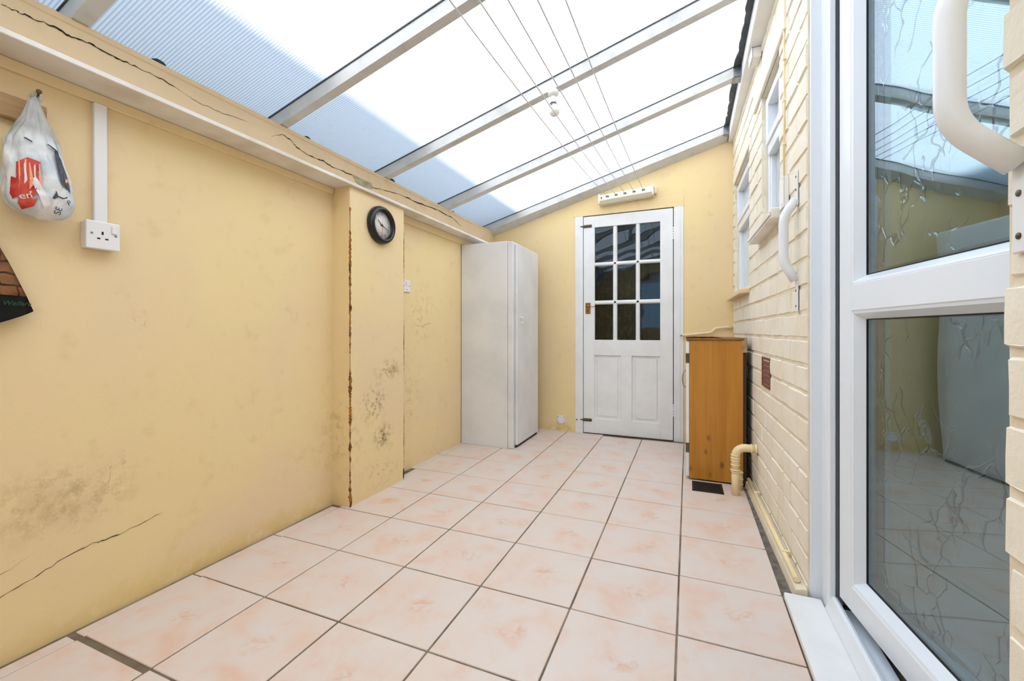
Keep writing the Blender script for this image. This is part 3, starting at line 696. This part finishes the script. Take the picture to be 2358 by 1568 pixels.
def glazing(z0, z1):
    y0, y1 = .074, WD-.074; bw = .023
    SB().hexa([(.002, y0-.001, z0), (.030, y0-.001, z0), (.030, y0-.001, z1), (.002, y0-.001, z1), (.004, y0+.006, z0+.006), (.030, y0+bw, z0+bw), (.030, y0+bw, z1-bw), (.004, y0+.006, z1-.006)]).build('bead', 'pvc')
    SB().hexa([(.002, y1+.001, z0), (.030, y1+.001, z0), (.030, y1+.001, z1), (.002, y1+.001, z1), (.004, y1-.006, z0+.006), (.030, y1-bw, z0+bw), (.030, y1-bw, z1-bw), (.004, y1-.006, z1-.006)]).build('bead', 'pvc')
    SB().hexa([(.002, y0, z0-.001), (.030, y0, z0-.001), (.030, y1, z0-.001), (.002, y1, z0-.001), (.004, y0+.006, z0+.006), (.030, y0+bw, z0+bw), (.030, y1-bw, z0+bw), (.004, y1-.006, z0+.006)]).build('bead', 'pvc')
    SB().hexa([(.002, y0, z1+.001), (.030, y0, z1+.001), (.030, y1, z1+.001), (.002, y1, z1+.001), (.004, y0+.006, z1-.006), (.030, y0+bw, z1-bw), (.030, y1-bw, z1-bw), (.004, y1-.006, z1-.006)]).build('bead', 'pvc')
    for q in ((y0+bw-.001, y0+bw+.003, z0+bw, z1-bw), (y0+bw, y1-bw, z0+bw-.001, z0+bw+.003), (y0+bw, y1-bw, z1-bw-.003, z1-bw+.001)):
        SB().box(.029, .034, *q).build('gasket', 'black_rubber')
    c = ((y0+y1)/2, (z0+z1)/2)
    SB().box(.031, .035, y0+.02, y1-.02, z0+.02, z1-.02).build('pane', 'dgu', (.03, c[0], c[1]))
    SB().box(.051, .055, y0+.02, y1-.02, z0+.02, z1-.02).build('patterned_pane', 'leaf_glass', (.05, c[0], c[1]))
    SB().box(.036, .050, y0+.02, y0+.034, z0+.02, z1-.02).build('spacer', 'galv')
    SB().box(.036, .050, y0+.034, y1-.02, z0+.02, z0+.034).build('spacer', 'galv')
glazing(SZ0+.080, .988); glazing(1.072, SZ1-.088)
SB().box(.002, .05, -.006, -.0005, SZ0, SZ1).build('gasket', 'black_rubber')

# ------------------------------------------------------------------ wardrobe
wd = thing('wardrobe', (-1.5, 3.32, 0), 'tall white painted wardrobe in the far left corner', 'wardrobe')
m = MB(); m.box(-1.730, -1.318, 3.052, 3.60, .0, 1.640, .003); m.build('body', 'wardrobe', wd)
m = MB(); m.box(-1.317, -1.272, 3.058, 3.60, .0, 1.636, .004); m.build('face_frame', 'wardrobe', wd)
m = MB(); m.box(-1.2715, -1.250, 3.10, 3.598, .022, 1.624, .004); dr = m.build('door', 'wardrobe', wd)
for z in (1.035, .995):
    MB().lathe([(0, .022), (.009, .020), (.011, .014), (.006, .006), (.006, 0)], (-1.2505, 3.165, z), 'x', 14).build('knob', 'reel', dr)
MB().box(-1.2725, -1.262, 3.10, 3.598, .002, .021).build('painted_gap_shade', 'dark_edge', wd)  # dark strip standing in for the shade under the door
# ------------------------------------------------------------------ wall clock
ck = thing('wall_clock', (-1.64, 1.945, 1.43), 'round black rimmed wall clock hanging on the yellow pier', 'clock')
CC = (-1.6395, 1.945, 1.537)
MB().lathe([(.098, 0), (.108, .004), (.108, .018), (.102, .032), (.092, .040), (.084, .038), (.079, .028), (.078, .012)], CC, 'x', 56).build('rim', 'black_plastic', ck)
MB().lathe([(0, .010), (.080, .010), (.080, .013), (0, .013)], CC, 'x', 56).build('dial', 'dial', ck)
for k in range(12):
    a = (k+1)*PI/6; o_ = (CC[0]+.0135, CC[1]+.063*math.sin(a), CC[2]+.063*math.cos(a))
    text_mb(str(k+1), .021, o_, (0, 1, 0), (0, 0, 1)).build('numeral', 'ink', ck)
def chand(a, ln, wdt, x, mat, tail=.012):
    s, c = math.sin(a), math.cos(a); b = bmesh.new(); V = []
    for l_, w_ in ((-tail, wdt), (ln, wdt*.6), (ln, -wdt*.6), (-tail, -wdt)):
        V.append(b.verts.new((CC[0]+x, CC[1]+s*l_+c*w_, CC[2]+c*l_-s*w_)))
    r_ = bmesh.ops.extrude_face_region(b, geom=[b.faces.new(V)]); bmesh.ops.translate(b, verts=[q for q in r_['geom'] if isinstance(q, bmesh.types.BMVert)], vec=(.0012, 0, 0))
    MB().add(b).build('clock_hand', mat, ck)
chand(2*PI*(10.3/12), .042, .0026, .016, 'hand'); chand(2*PI*(18.5/60), .064, .002, .018, 'hand'); chand(PI, .062, .0007, .020, 'bag_red', .02)
MB().lathe([(0, .022), (.004, .022), (.004, .0135)], CC, 'x', 12).build('spindle', 'hand', ck)
# ------------------------------------------------------------------ sockets and trunking
sk = thing('wall_socket', (XL, .738, 1.19), 'white single wall socket with switch below the vertical trunking', 'socket')
MB().box(XL, -1.732, .697, .779, 1.192, 1.276, .003).build('back_box', 'socket', sk)
fp = MB().box(-1.7318, -1.722, .695, .781, 1.190, 1.278, .003, 2).build('faceplate', 'socket', sk)
MB().box(-1.7218, -1.7175, .758, .772, 1.243, 1.268, .0015).build('switch', 'socket', fp)
for a in ((.733, .738, 1.236, 1.246), (.722, .730, 1.221, 1.2255), (.742, .750, 1.221, 1.2255)): MB().box(-1.7222, -1.7214, *a).build('pin_slot', 'slot', fp)
for y, z in ((.709, 1.238), (.769, 1.238)): MB().lathe([(0, .002), (.0032, .0015), (.0035, 0)], (-1.722, y, z), 'x', 12).build('screw', 'galv', fp)
tk = thing('cable_trunking', (XL, .74, 1.278), 'white vertical cable trunking running up from the socket', 'trunking')
MB().box(XL, -1.749, .7245, .7555, 1.2785, 1.6595, .001).build('trunk_base', 'socket', tk); MB().box(-1.7488, -1.742, .7235, .7565, 1.2785, 1.6595, .002).build('trunk_lid', 'socket', tk)
sp = thing('switch_plate', (-1.735, 2.315, 1.19), 'small white switch plate on the wall just behind the pier', 'switch')
f2 = MB().box(-1.7348, -1.725, 2.272, 2.352, 1.190, 1.270, .002).build('faceplate', 'socket', sp)
MB().box(-1.7248, -1.721, 2.305, 2.318, 1.235, 1.255, .001).build('rocker', 'socket', f2)
for y in (2.283, 2.341): MB().lathe([(0, .002), (.003, .0015), (.0035, 0)], (-1.725, y, 1.23), 'x', 10).build('screw', 'bronze', f2)
MB().lathe([(0, .0015), (.003, .001), (.003, 0)], (-1.725, 2.315, 1.205), 'x', 10).build('indicator', 'slot', f2)
bl = thing('blank_plate', (-1.087, YB, .07), 'small white outlet plate low on the end wall beside the door', 'outlet plate')
f3 = MB().box(-1.122, -1.052, YB-.012, YB-.0005, .072, .145, .002).build('plate', 'socket', bl)
for x in (-1.112, -1.062):
    for z in (.083, .135): MB().lathe([(0, -.002), (.0035, -.0015), (.004, 0)], (x, YB-.012, z), 'y', 10).build('screw', 'bronze', f3)
# ------------------------------------------------------------------ timber rail with nail, two hanging bags
tr_ = thing('timber_rail', (XL, .4, 1.52), 'short rough timber batten fixed to the wall at the upper left', 'wooden rail')
m = MB(); m.box(XL+.0005, -1.735, .10, .6147, 1.522, 1.586, .003); m.build('batten', 'timber', tr_)
m = MB(); m.tube([(-1.74, .5905, 1.578), (-1.70, .583, 1.592), (-1.678, .5775, 1.600)], .0028, 10); m.lathe([(0, .004), (.006, .003), (.006, 0), (.003, -.001)], (-1.677, .577, 1.5995), 'x', 12); m.build('nail', 'bronze', tr_)
MB().lathe([(0, .006), (.005, .004), (.006, 0)], (-1.735, .592, 1.548), 'x', 12).build('brass_screw', 'brass', tr_)
m = MB(); m.tube([(-1.736, .38, 1.556), (-1.70, .38, 1.562), (-1.690, .38, 1.575)], .0028, 8); m.build('nail', 'bronze', tr_)
PR = [(1.590, .576, .006, .005), (1.575, .575, .012, .010), (1.55, .576, .019, .013), (1.525, .577, .026, .018), (1.495, .577, .038, .028), (1.4516, .574, .054, .038), (1.40, .579, .062, .046),
      (1.35, .585, .068, .050), (1.30, .588, .071, .050), (1.275, .587, .064, .045), (1.257, .592, .045, .032), (1.247, .594, .012, .010)]
def prof(z):
    for (z1_, *a), (z0_, *b_) in zip(PR, PR[1:]):
        if z0_ <= z <= z1_:
            t = (z1_-z)/(z1_-z0_); return [p*(1-t)+q*t for p, q in zip(a, b_)]
    return list(PR[0][1:]) if z > PR[0][0] else list(PR[-1][1:])
BXC = -1.700
def crum(y, z): return .0045*mnoise.noise(Vector((y*38, z*30, 1)))+.0025*mnoise.noise(Vector((y*95, z*80, 7)))
def bagx(y, z, e=0):
    yc, hw, hd = prof(z); u = max(-1, min(1, (y-yc)/max(hw, 1e-4))); return BXC+hd*math.sqrt(max(0, 1-u*u))+.0035+e+crum(y, z)*min(1, hw/.03)
bag = thing('carrier_bag', (BXC, .58, 1.247), 'knotted grey plastic carrier bag stuffed with red and white bags, hanging on a nail', 'plastic bag')
b = bmesh.new(); rings = []; nz = 40; na = 64
for i in range(nz+1):
    z = 1.590-(1.590-1.247)*i/nz; yc, hw, hd = prof(z); ring = []
    for k in range(na):
        a = k*2*PI/na; pl = 1+(.035*math.sin(9*a+z*14)+.025*math.sin(17*a-z*40)+.02*math.sin(5*a+z*60))*min(1, hw/.03)*(1.6 if z > 1.45 else 1)
        x = BXC+hd*math.cos(a)*pl+(crum(yc+hw*math.sin(a), z)*min(1, hw/.03) if math.cos(a) > -.2 else 0); ring.append(b.verts.new((max(-1.756, x) if z < 1.52 else max(-1.731, x), yc+hw*math.sin(a)*pl, z)))
    rings.append(ring)
for A, B in zip(rings, rings[1:]):
    for k in range(na): f = b.faces.new((A[k], B[k], B[(k+1) % na], A[(k+1) % na])); f.smooth = True
b.faces.new(rings[-1][::-1])
MB().add(b).build('bag_film', 'film', bag)
m = MB(); m.tube([(BXC, .571, 1.585), (BXC+.004, .573, 1.600), (-1.692, .580, 1.604), (BXC+.006, .586, 1.592), (BXC, .584, 1.58)], [.006, .005, .004, .005, .006], 8); m.build('bag_handle', 'film', bag)
def patch(pts, mat, name, e=.001, cuts=5):
    b = bmesh.new(); b.faces.new([b.verts.new((0, y, z)) for y, z in pts]); bmesh.ops.triangulate(b, faces=b.faces[:])
    bmesh.ops.subdivide_edges(b, edges=b.edges[:], cuts=cuts, use_grid_fill=True)
    for q in b.verts: q.co.x = bagx(q.co.y, q.co.z, e)
    for f in b.faces: f.smooth = True
    return MB().add(b).build(name, mat, bag)
def dens(p, n=4): return p
patch([(.530, 1.385), (.548, 1.402), (.572, 1.396), (.566, 1.365), (.572, 1.32), (.566, 1.312), (.549, 1.280), (.541, 1.275), (.530, 1.300), (.536, 1.34)], 'bag_red', 'red_print')
patch([(.5235, 1.345), (.534, 1.338), (.533, 1.295), (.527, 1.285), (.522, 1.30)], 'bag_red', 'red_print')
patch([(.536, 1.300), (.552, 1.285), (.566, 1.296), (.560, 1.272), (.545, 1.262), (.534, 1.275)], 'bag_red', 'red_print')
for k_ in range(5):      # white and orange film streaks across the red
    y_ = .533+.0085*k_; patch([(y_, 1.392-.012*(k_ % 2)), (y_+.0022, 1.389), (y_+.004+.002*(k_ % 3), 1.33), (y_+.001, 1.315+.01*(k_ % 2))], 'bag_white' if k_ % 2 else 'bag_orange', 'film_streak', .0019, 3)
patch([(.552, 1.345), (.562, 1.352), (.578, 1.318), (.590, 1.285), (.580, 1.268), (.566, 1.305)], 'bag_white', 'white_fold', .0018)
patch([(.5435, 1.395), (.5465, 1.397), (.545, 1.36), (.542, 1.36)], 'bag_orange', 'orange_print', .0016)
patch([(.586, 1.452), (.600, 1.444), (.611, 1.443), (.611, 1.446), (.604, 1.440), (.617, 1.420), (.6200, 1.400), (.614, 1.350), (.638, 1.331), (.6375, 1.335), (.618, 1.353), (.6242, 1.399), (.620, 1.423), (.602, 1.449), (.59, 1.456)], 'bag_navy', 'navy_print', .0014)
patch([(.625, 1.375), (.636, 1.357), (.622, 1.357)], 'bag_orange', 'orange_print', .0016)
patch([(.600, 1.325), (.603, 1.325), (.606, 1.313), (.619, 1.311), (.626, 1.317), (.627, 1.313), (.617, 1.307), (.606, 1.309), (.596, 1.300), (.592, 1.303), (.603, 1.311)], 'bag_black', 'black_print', .0016)
patch([(.543, 1.455), (.556, 1.446), (.558, 1.449), (.546, 1.458)], 'bag_black', 'black_print', .0016, 2)
text_mb('en', .024, (0, .545, 1.297), (0, .92, .35), (0, -.3, .95), lambda p: (bagx(p.y, p.z, .0022), p.y, p.z)).build('lettering', 'bag_white', bag)
text_mb('SE', .022, (0, .609, 1.272), (0, .12, .99), (0, -.99, .12), lambda p: (bagx(p.y, p.z, .0022), p.y, p.z)).build('lettering', 'bag_black', bag)
text_mb('P', .02, (0, .632, 1.300), (0, .8, .6), (0, -.6, .8), lambda p: (bagx(p.y, p.z, .0022), p.y, p.z)).build('lettering', 'bag_black', bag)
# second bag: a printed cloth bag hanging mostly out of frame
cb = thing('cloth_bag', (-1.72, .38, .90), 'printed cloth bag with black base and green lettering at the left edge', 'cloth bag')
RE = [(1.56, .386), (1.50, .396), (1.30, .462), (1.1590, .5223), (1.1147, .541), (1.0324, .5715), (.9863, .5864)]
YC = .38
def hw2(z):
    for (a, p), (c, q) in zip(RE, RE[1:]):
        if c <= z <= a: t = (a-z)/(a-c); return p+(q-p)*t-YC
    return RE[-1][1]-YC if z < RE[-1][0] else RE[0][1]-YC
def cbx(u, z): return -1.735+.006*max(0, min(1, (z-1.44)/.07))+.034*(math.cos(u*PI/2)**.7 if abs(u) < 1 else 0)*min(1, (1.58-z)/.3)+.004*math.sin(u*9+z*11)*(1-u*u)
def cloth(z_top, z_bot, name, mat, curved):
    b = bmesh.new(); G = []
    nu, nv = 30, 18
    for i in range(nv+1):
        row = []
        for k in range(nu+1):
            u = -1+2*k/nu
            zb = z_bot if not curved else .9863-(.060)*(1-abs(u)**2.0)
            z = z_top+(zb-z_top)*i/nv; h_ = hw2(max(z, .9863) if not curved else z_top+(.9863-z_top)*i/nv)
            row.append(b.verts.new((cbx(u, z), YC+u*h_, z)))
        G.append(row)
    for A, B in zip(G, G[1:]):
        for k in range(nu): f = b.faces.new((A[k], B[k], B[k+1], A[k+1])); f.smooth = True
    bmesh.ops.solidify(b, geom=b.faces[:], thickness=-.0025)
    bmesh.ops.recalc_face_normals(b, faces=b.faces[:])
    return MB().add(b).build(name, mat, cb)
cloth(1.56, 1.0277, 'printed_panel', 'photo', False); cloth(1.0277, .93, 'black_base', 'black_cloth', True)
text_mb('Welfare', .0185, (0, .5185, 1.006), (0, 1, 0), (0, 0, 1), lambda p: (cbx((p.y-YC)/max(.01, hw2(p.z)), p.z)+.004, p.y, p.z), align='LEFT', shear=.3).build('lettering', 'green_ink', cb)
m = MB(); m.tube([(-1.742, .376, 1.55), (-1.70, .378, 1.578), (-1.70, .382, 1.578), (-1.742, .386, 1.55)], .003, 8); m.build('hanging_loop', 'black_cloth', cb)
# ------------------------------------------------------------------ retractable washing line
rl = thing('washing_line_reel', (-.5, YB, 2.05), 'ivory retractable washing line reel with five lines above the door', 'washing line')
def reelz(x): return 2.066+.062*(x+.72)
prf = [(YB-.001, .062), (3.712, .056), (3.700, .046), (3.700, .002), (3.728, -.022), (YB-.001, -.022)]
b = bmesh.new(); x0, x1 = -.722, -.272
A = [b.verts.new((x0, y, reelz(x0)+z)) for y, z in prf]; B = [b.verts.new((x1, y, reelz(x1)+z)) for y, z in prf]
b.faces.new(A); b.faces.new(B[::-1])
for i in range(6): b.faces.new((A[i], B[i], B[(i+1) % 6], A[(i+1) % 6]))
bmesh.ops.recalc_face_normals(b, faces=b.faces[:]); bmesh.ops.bevel(b, geom=b.edges[:], offset=.003, segments=2, profile=.5, affect='EDGES')
MB().add(b).build('housing', 'reel', rl)
for x in (x0, x1): m = MB(); m.box(x-.006, x+.006, 3.697, YB-.001, reelz(x)-.023, reelz(x)+.064, .003); m.build('end_cap', 'reel', rl)
m = MB(); m.box(-.266, -.245, 3.745, YB-.001, reelz(-.26)+.0, reelz(-.26)+.06, .006, 2); m.build('bracket', 'reel', rl)
MB().box(-.704, -.696, 3.6985, 3.702, reelz(-.70)+.016, reelz(-.70)+.034).build('catch', 'slot', rl)
SL = [(-.6485, .030), (-.5734, .026), (-.4991, .021), (-.4236, .016), (-.3479, .0125)]
for x, kx in SL:
    z = reelz(x)+.030; MB().box(x-.011, x+.011, 3.6985, 3.702, z-.008, z+.006).build('slot', 'slot', rl)
    MB().box(x-.003, x+.003, 3.696, 3.702, z-.008, z-.001).build('line_stop', 'reel', rl)
    P = []
    for i in range(25):
        u = i/24; y = 3.699-u*(3.699-(YF+.01)); P.append((x-kx*(3.7-y), y, z+.03*u-.4*u*(1-u)))
    MB().tube(P, .0025, 6).build('line', 'line', rl)
# ------------------------------------------------------------------ bulb on the rafter
lb = thing('bulb_holder', (-.66, 2.165, 2.20), 'bare pearl bulb in a white holder fixed under the rafter', 'light bulb')
zc = roofz(-.668); cx_, cy_ = -.668, 2.172
m = MB(); m.lathe([(0, .012), (.030, .008), (.032, .0), (.028, -.012), (.018, -.020), (0, -.020)], (cx_, cy_, zc-.006), 'z', 24); m.build('ceiling_rose', 'socket', lb)
m = MB(); m.lathe([(.014, 0), (.016, -.012), (.017, -.030), (.019, -.040), (.015, -.040), (.013, -.030)], (cx_, cy_, zc-.024), 'z', 20); m.build('lamp_holder', 'socket', lb)
for s in (-1, 1): m = MB(); m.tube([(cx_+s*.016, cy_, zc-.050), (cx_+s*.025, cy_, zc-.068), (cx_+s*.020, cy_, zc-.080)], .0035, 8); m.build('holder_lug', 'socket', lb)
m = MB(); m.lathe([(0, .0), (.011, .0), (.012, -.012), (.013, -.020)], (cx_, cy_, zc-.055), 'z', 20); m.build('bulb_cap', 'galv', lb)
pr = [(.013, 0)]+[(.013+.0165*math.sin(PI/2*k/8)**1.3, -.034*k/8) for k in range(1, 9)]+[(.0295*math.cos(PI/2*k/8), -.034-.0295*math.sin(PI/2*k/8)) for k in range(1, 9)]
m = MB(); m.lathe(pr, (cx_+.006, cy_, zc-.072), 'z', 28); m.build('bulb', 'bulb', lb)
# ------------------------------------------------------------------ pine cabinet
cbn = thing('pine_cabinet', (.15, 3.1, 0), 'varnished pine cabinet with a white door standing against the brick wall', 'cabinet')
MB().box(.0085, .304, 2.856, 2.874, .012, .872, .002).build('side_panel', 'pine', cbn)
MB().box(.0085, .304, 3.32, 3.338, .012, .872, .002).build('side_panel', 'pine', cbn)
MB().box(.304, .322, 2.858, 3.336, .012, .88, .001).build('back_panel', 'dark_edge', cbn)
MB().box(.0085, .304, 2.874, 3.32, .03, .048).build('bottom_board', 'pine', cbn)
MB().box(.295, .3245, 2.850, 2.8555, .80, .89, .001).build('corner_strip', 'timber', cbn)
m = MB(); m.box(-.012, .310, 2.848, 3.345, .872, .888, .003); m.build('top_board', 'pine_top', cbn)
b = bmesh.new(); G = []
for i in range(13):
    x = -.015+.20*i/12; z = .8885+.010*math.sin(PI*i/12)**2; G.append((b.verts.new((x, 2.846, z)), b.verts.new((x, 3.34, .8885+.003*math.sin(PI*i/12)))))
for A, B in zip(G, G[1:]): b.faces.new((A[0], B[0], B[1], A[1]))
bmesh.ops.solidify(b, geom=b.faces[:], thickness=.0015); MB().add(b).build('peeling_veneer', 'pine_top', cbn)
cd = MB().box(-.012, .0065, 2.862, 3.332, .020, .866, .002).build('door', 'white_gloss', cbn)
MB().tube([(-.012, 3.0, .56), (-.026, 3.0, .565), (-.034, 3.0, .60), (-.034, 3.0, .63), (-.026, 3.0, .665), (-.012, 3.0, .67)], .004, 10).build('handle', 'galv', cd)
for z in (.20, .76): MB().box(-.014, .010, 2.858, 2.8625, z-.03, z+.03, .001).build('hinge', 'bronze', cd)
# ------------------------------------------------------------------ pipes
gp = thing('copper_pipe', (.1, 3.76, .89), 'cream painted pipe running along the end wall above the cabinet', 'pipe')
m = MB(); m.tube([(-.046, 3.765, .893), (.06, 3.765, .905), (.150, 3.765, .914), (.172, 3.765, .919), (.187, 3.765, .932), (.198, 3.765, .946), (.215, 3.765, .953), (.25, 3.765, .956), (.334, 3.765, .962)], .0095, 14); m.build('pipe_run', 'pipe', gp)
for x, z in ((.0, .899), (.29, .959)): MB().box(x-.006, x+.006, 3.764, YB-.0005, z-.012, z+.012, .002).build('clip', 'pipe', gp)
MB().tube([(-.064, 3.765, .891), (-.046, 3.765, .893)], .0065, 12).build('cut_end', 'galv', gp)
wp = thing('waste_pipe', (.25, 2.70, 0), 'cream painted waste pipe elbowing from the brick wall down into the floor', 'pipe')
R_ = .0205; wx, wy = .2475, 2.69; xw = rwx(2.69)+.0
arc = [(wx+.05-.05*math.cos(t), wy, .222+.05*math.sin(t)) for t in [PI/2*k/8 for k in range(9)]]
MB().tube([(wx, wy, .0), (wx, wy, .15)], R_, 24).build('down_pipe', 'pipe', wp)
m = MB(); m.tube([(wx, wy, .13)]+[(wx, wy, .222)]+arc[1:]+[(xw-.012, wy, .272)], R_+.0015, 24); m.build('elbow', 'pipe', wp)
for z, rr_ in ((.128, .0245), (.140, .0265), (.168, .0245), (.192, .0245), (.206, .0255), (.222, .0245)): MB().lathe([(R_, 0), (rr_, .002), (rr_, .007), (R_, .009)], (wx, wy, z), 'z', 24).build('collar', 'pipe', wp)
MB().lathe([(R_, 0), (.0255, .002), (.0255, .008), (R_, .010)], (xw-.034, wy, .272), 'x', 24).build('collar', 'pipe', wp)
MB().tube([(xw-.014, wy, .272), (xw-.002, wy, .272)], .026, 24).build('wall_flange', 'pipe', wp)
p2 = thing('short_stub_pipe', (.28, 2.79, 0), 'short cream stub pipe standing behind the waste pipe', 'pipe')
MB().tube([(.278, 2.785, 0), (.278, 2.785, .105)], .0165, 20).build('stub', 'pipe', p2)
for z in (.03, .06, .098): MB().lathe([(.0165, 0), (.0195, .002), (.0195, .008), (.0165, .010)], (.278, 2.785, z), 'z', 20).build('collar', 'pipe', p2)
sp_ = thing('skirting_pipe', (.34, 2.3, .05), 'thin cream pipe running low along the brick wall', 'pipe')
MB(RW).tube([(.022, 1.76, .052), (.022, 2.3, .050), (.022, 2.84, .052)], .0105, 12).build('pipe_run', 'pipe', sp_)
for y in (1.95, 2.6): MB(RW).box(.0, .03, y-.006, y+.006, .038, .066, .003).build('clip', 'pipe', sp_)
bs = struct('baseboard_right', (rwx(2.3), 2.3, 0), 'rough cream mortar fillet along the foot of the brick wall')
MB(RW).prism([(.0, -.004), (.040, -.004), (.034, .036), (.012, .041), (.0, .041)], 1, 1.72, 2.85).build('mortar_fillet', 'mortar', bs)
b = bmesh.new(); A, B = [], []; r = random.Random(3)
for i in range(60):
    y = 1.70+1.14*i/59; A.append(b.verts.new((.296+r.uniform(-.003, .003), y, .0008))); B.append(b.verts.new((rwx(y)-.03, y, .0035+r.uniform(0, .002))))
for i in range(59): b.faces.new((A[i], A[i+1], B[i+1], B[i]))
MB().add(b).build('cement_edge', 'mortar_grey', bs)
# ------------------------------------------------------------------ floor vent
fv = thing('floor_vent', (.105, 2.745, 0), 'dark metal vent grille set in the floor in front of the cabinet', 'vent')
MB().box(.024, .186, 2.668, 2.828, .0012, .0030).build('grille_base', 'slot', fv)
m = MB()
for a in ((.022, .188, 2.664, 2.676), (.022, .188, 2.820, 2.832), (.022, .034, 2.664, 2.832), (.176, .188, 2.664, 2.832)): m.box(*a, .002, .0055, .0008)
m.build('frame', 'grille', fv)
for k in range(9): y = 2.684+k*.0165; MB().box(.034, .176, y, y+.007, .0025, .0048).build('bar', 'grille', fv)
# ------------------------------------------------------------------ grab handles
def grab(y, pj, zu0, zu, zd, zd0, wallx, name_lbl, pt, pb):
    o = thing('grab_handle', (wallx, y, (zu+zd)/2), name_lbl, 'handle', 'white grab handles beside the doorway')
    xo = wallx-pj; P = []
    def bend(a, c, d_, n=7, r_=.035):
        a, c, d_ = Vector(a), Vector(c), Vector(d_); u = (a-c).normalized(); v = (d_-c).normalized(); q = min(r_, (a-c).length*.45, (d_-c).length*.45)
        p0, p1 = c+u*q, c+v*q
        return [tuple((1-t)**2*p0+2*t*(1-t)*c+t*t*p1) for t in [k/n for k in range(n+1)]]
    T = [(wallx-.008, y, zu0), (xo, y, zu), (xo, y, zd), (wallx-.008, y, zd0)]
    P = [T[0]]+bend(T[0], T[1], T[2])+bend(T[1], T[2], T[3])+[T[3]]
    R0 = .0162
    MB().tube(P, R0, 24).build('grip', 'handle_paint', o)
    for a, c in ((zu0-.022, pt), (pb, zd0+.022)):
        f = MB().box(wallx-.0065, wallx-.0015, y-.014, y+.014, a, c, .002).build('fixing_plate', 'handle_paint', o)
        for z in ((a+.06, c-.022) if c == pt else (a+.022, c-.06)): MB().lathe([(0, -.002), (.0042, -.0015), (.0045, 0)], (wallx-.0065, y, z), 'x', 12).build('screw', 'bronze', f)
grab(1.842, .046, 1.414, 1.357, 1.183, 1.117, rwx(1.842), 'far white tubular grab handle on the brick wall past the doorway', 1.522, 1.0)
grab(.750, .074, 1.45, 1.382, 1.206, 1.145, rwx(.750), 'large white tubular grab handle in the foreground at the right edge', 1.56, 1.03)
# ------------------------------------------------------------------ cable, boxes on the brick wall
cbl = thing('cable', (rwx(2.03), 2.03, 1.56), 'thin cream cable clipped down the brick wall beside the window', 'cable')
MB(RW).tube([(.006, 2.03, 1.553), (.006, 2.03, 1.9), (.006, 2.036, 2.2), (.006, 2.038, 2.455)], .0035, 8).build('cable_run', 'pipe', cbl)
for z in (1.70, 1.88, 2.05, 2.25): MB(RW).box(-.002, .011, 2.026, 2.042, z-.004, z+.004, .001).build('clip', 'pipe', cbl)
jb = thing('junction_box', (rwx(2.05), 2.05, 1.45), 'white plastic box on the brick wall at the end of the window sill', 'junction box')
MB(RW).box(.0, .017, 1.977, 2.034, 1.428, 1.550, .002).build('box', 'socket', jb)
MB(RW).box(.0172, .022, 1.975, 2.036, 1.426, 1.552, .002).build('cover', 'socket', jb)
for y, z in ((1.983, 1.437), (1.983, 1.543)): MB(RW).box(.0218, .0228, y-.003, y+.003, z-.003, z+.003).build('screw', 'galv', jb)
ub = thing('conduit_box', (rwx(2.62), 2.62, 2.40), 'small white box high on the brick wall under the roof plate', 'junction box')
MB(RW).box(.0, .042, 2.56, 2.66, 2.385, 2.437, .004).build('box', 'socket', ub)
MB(RW).box(.0425, .048, 2.558, 2.662, 2.383, 2.437, .002).build('cover', 'socket', ub)
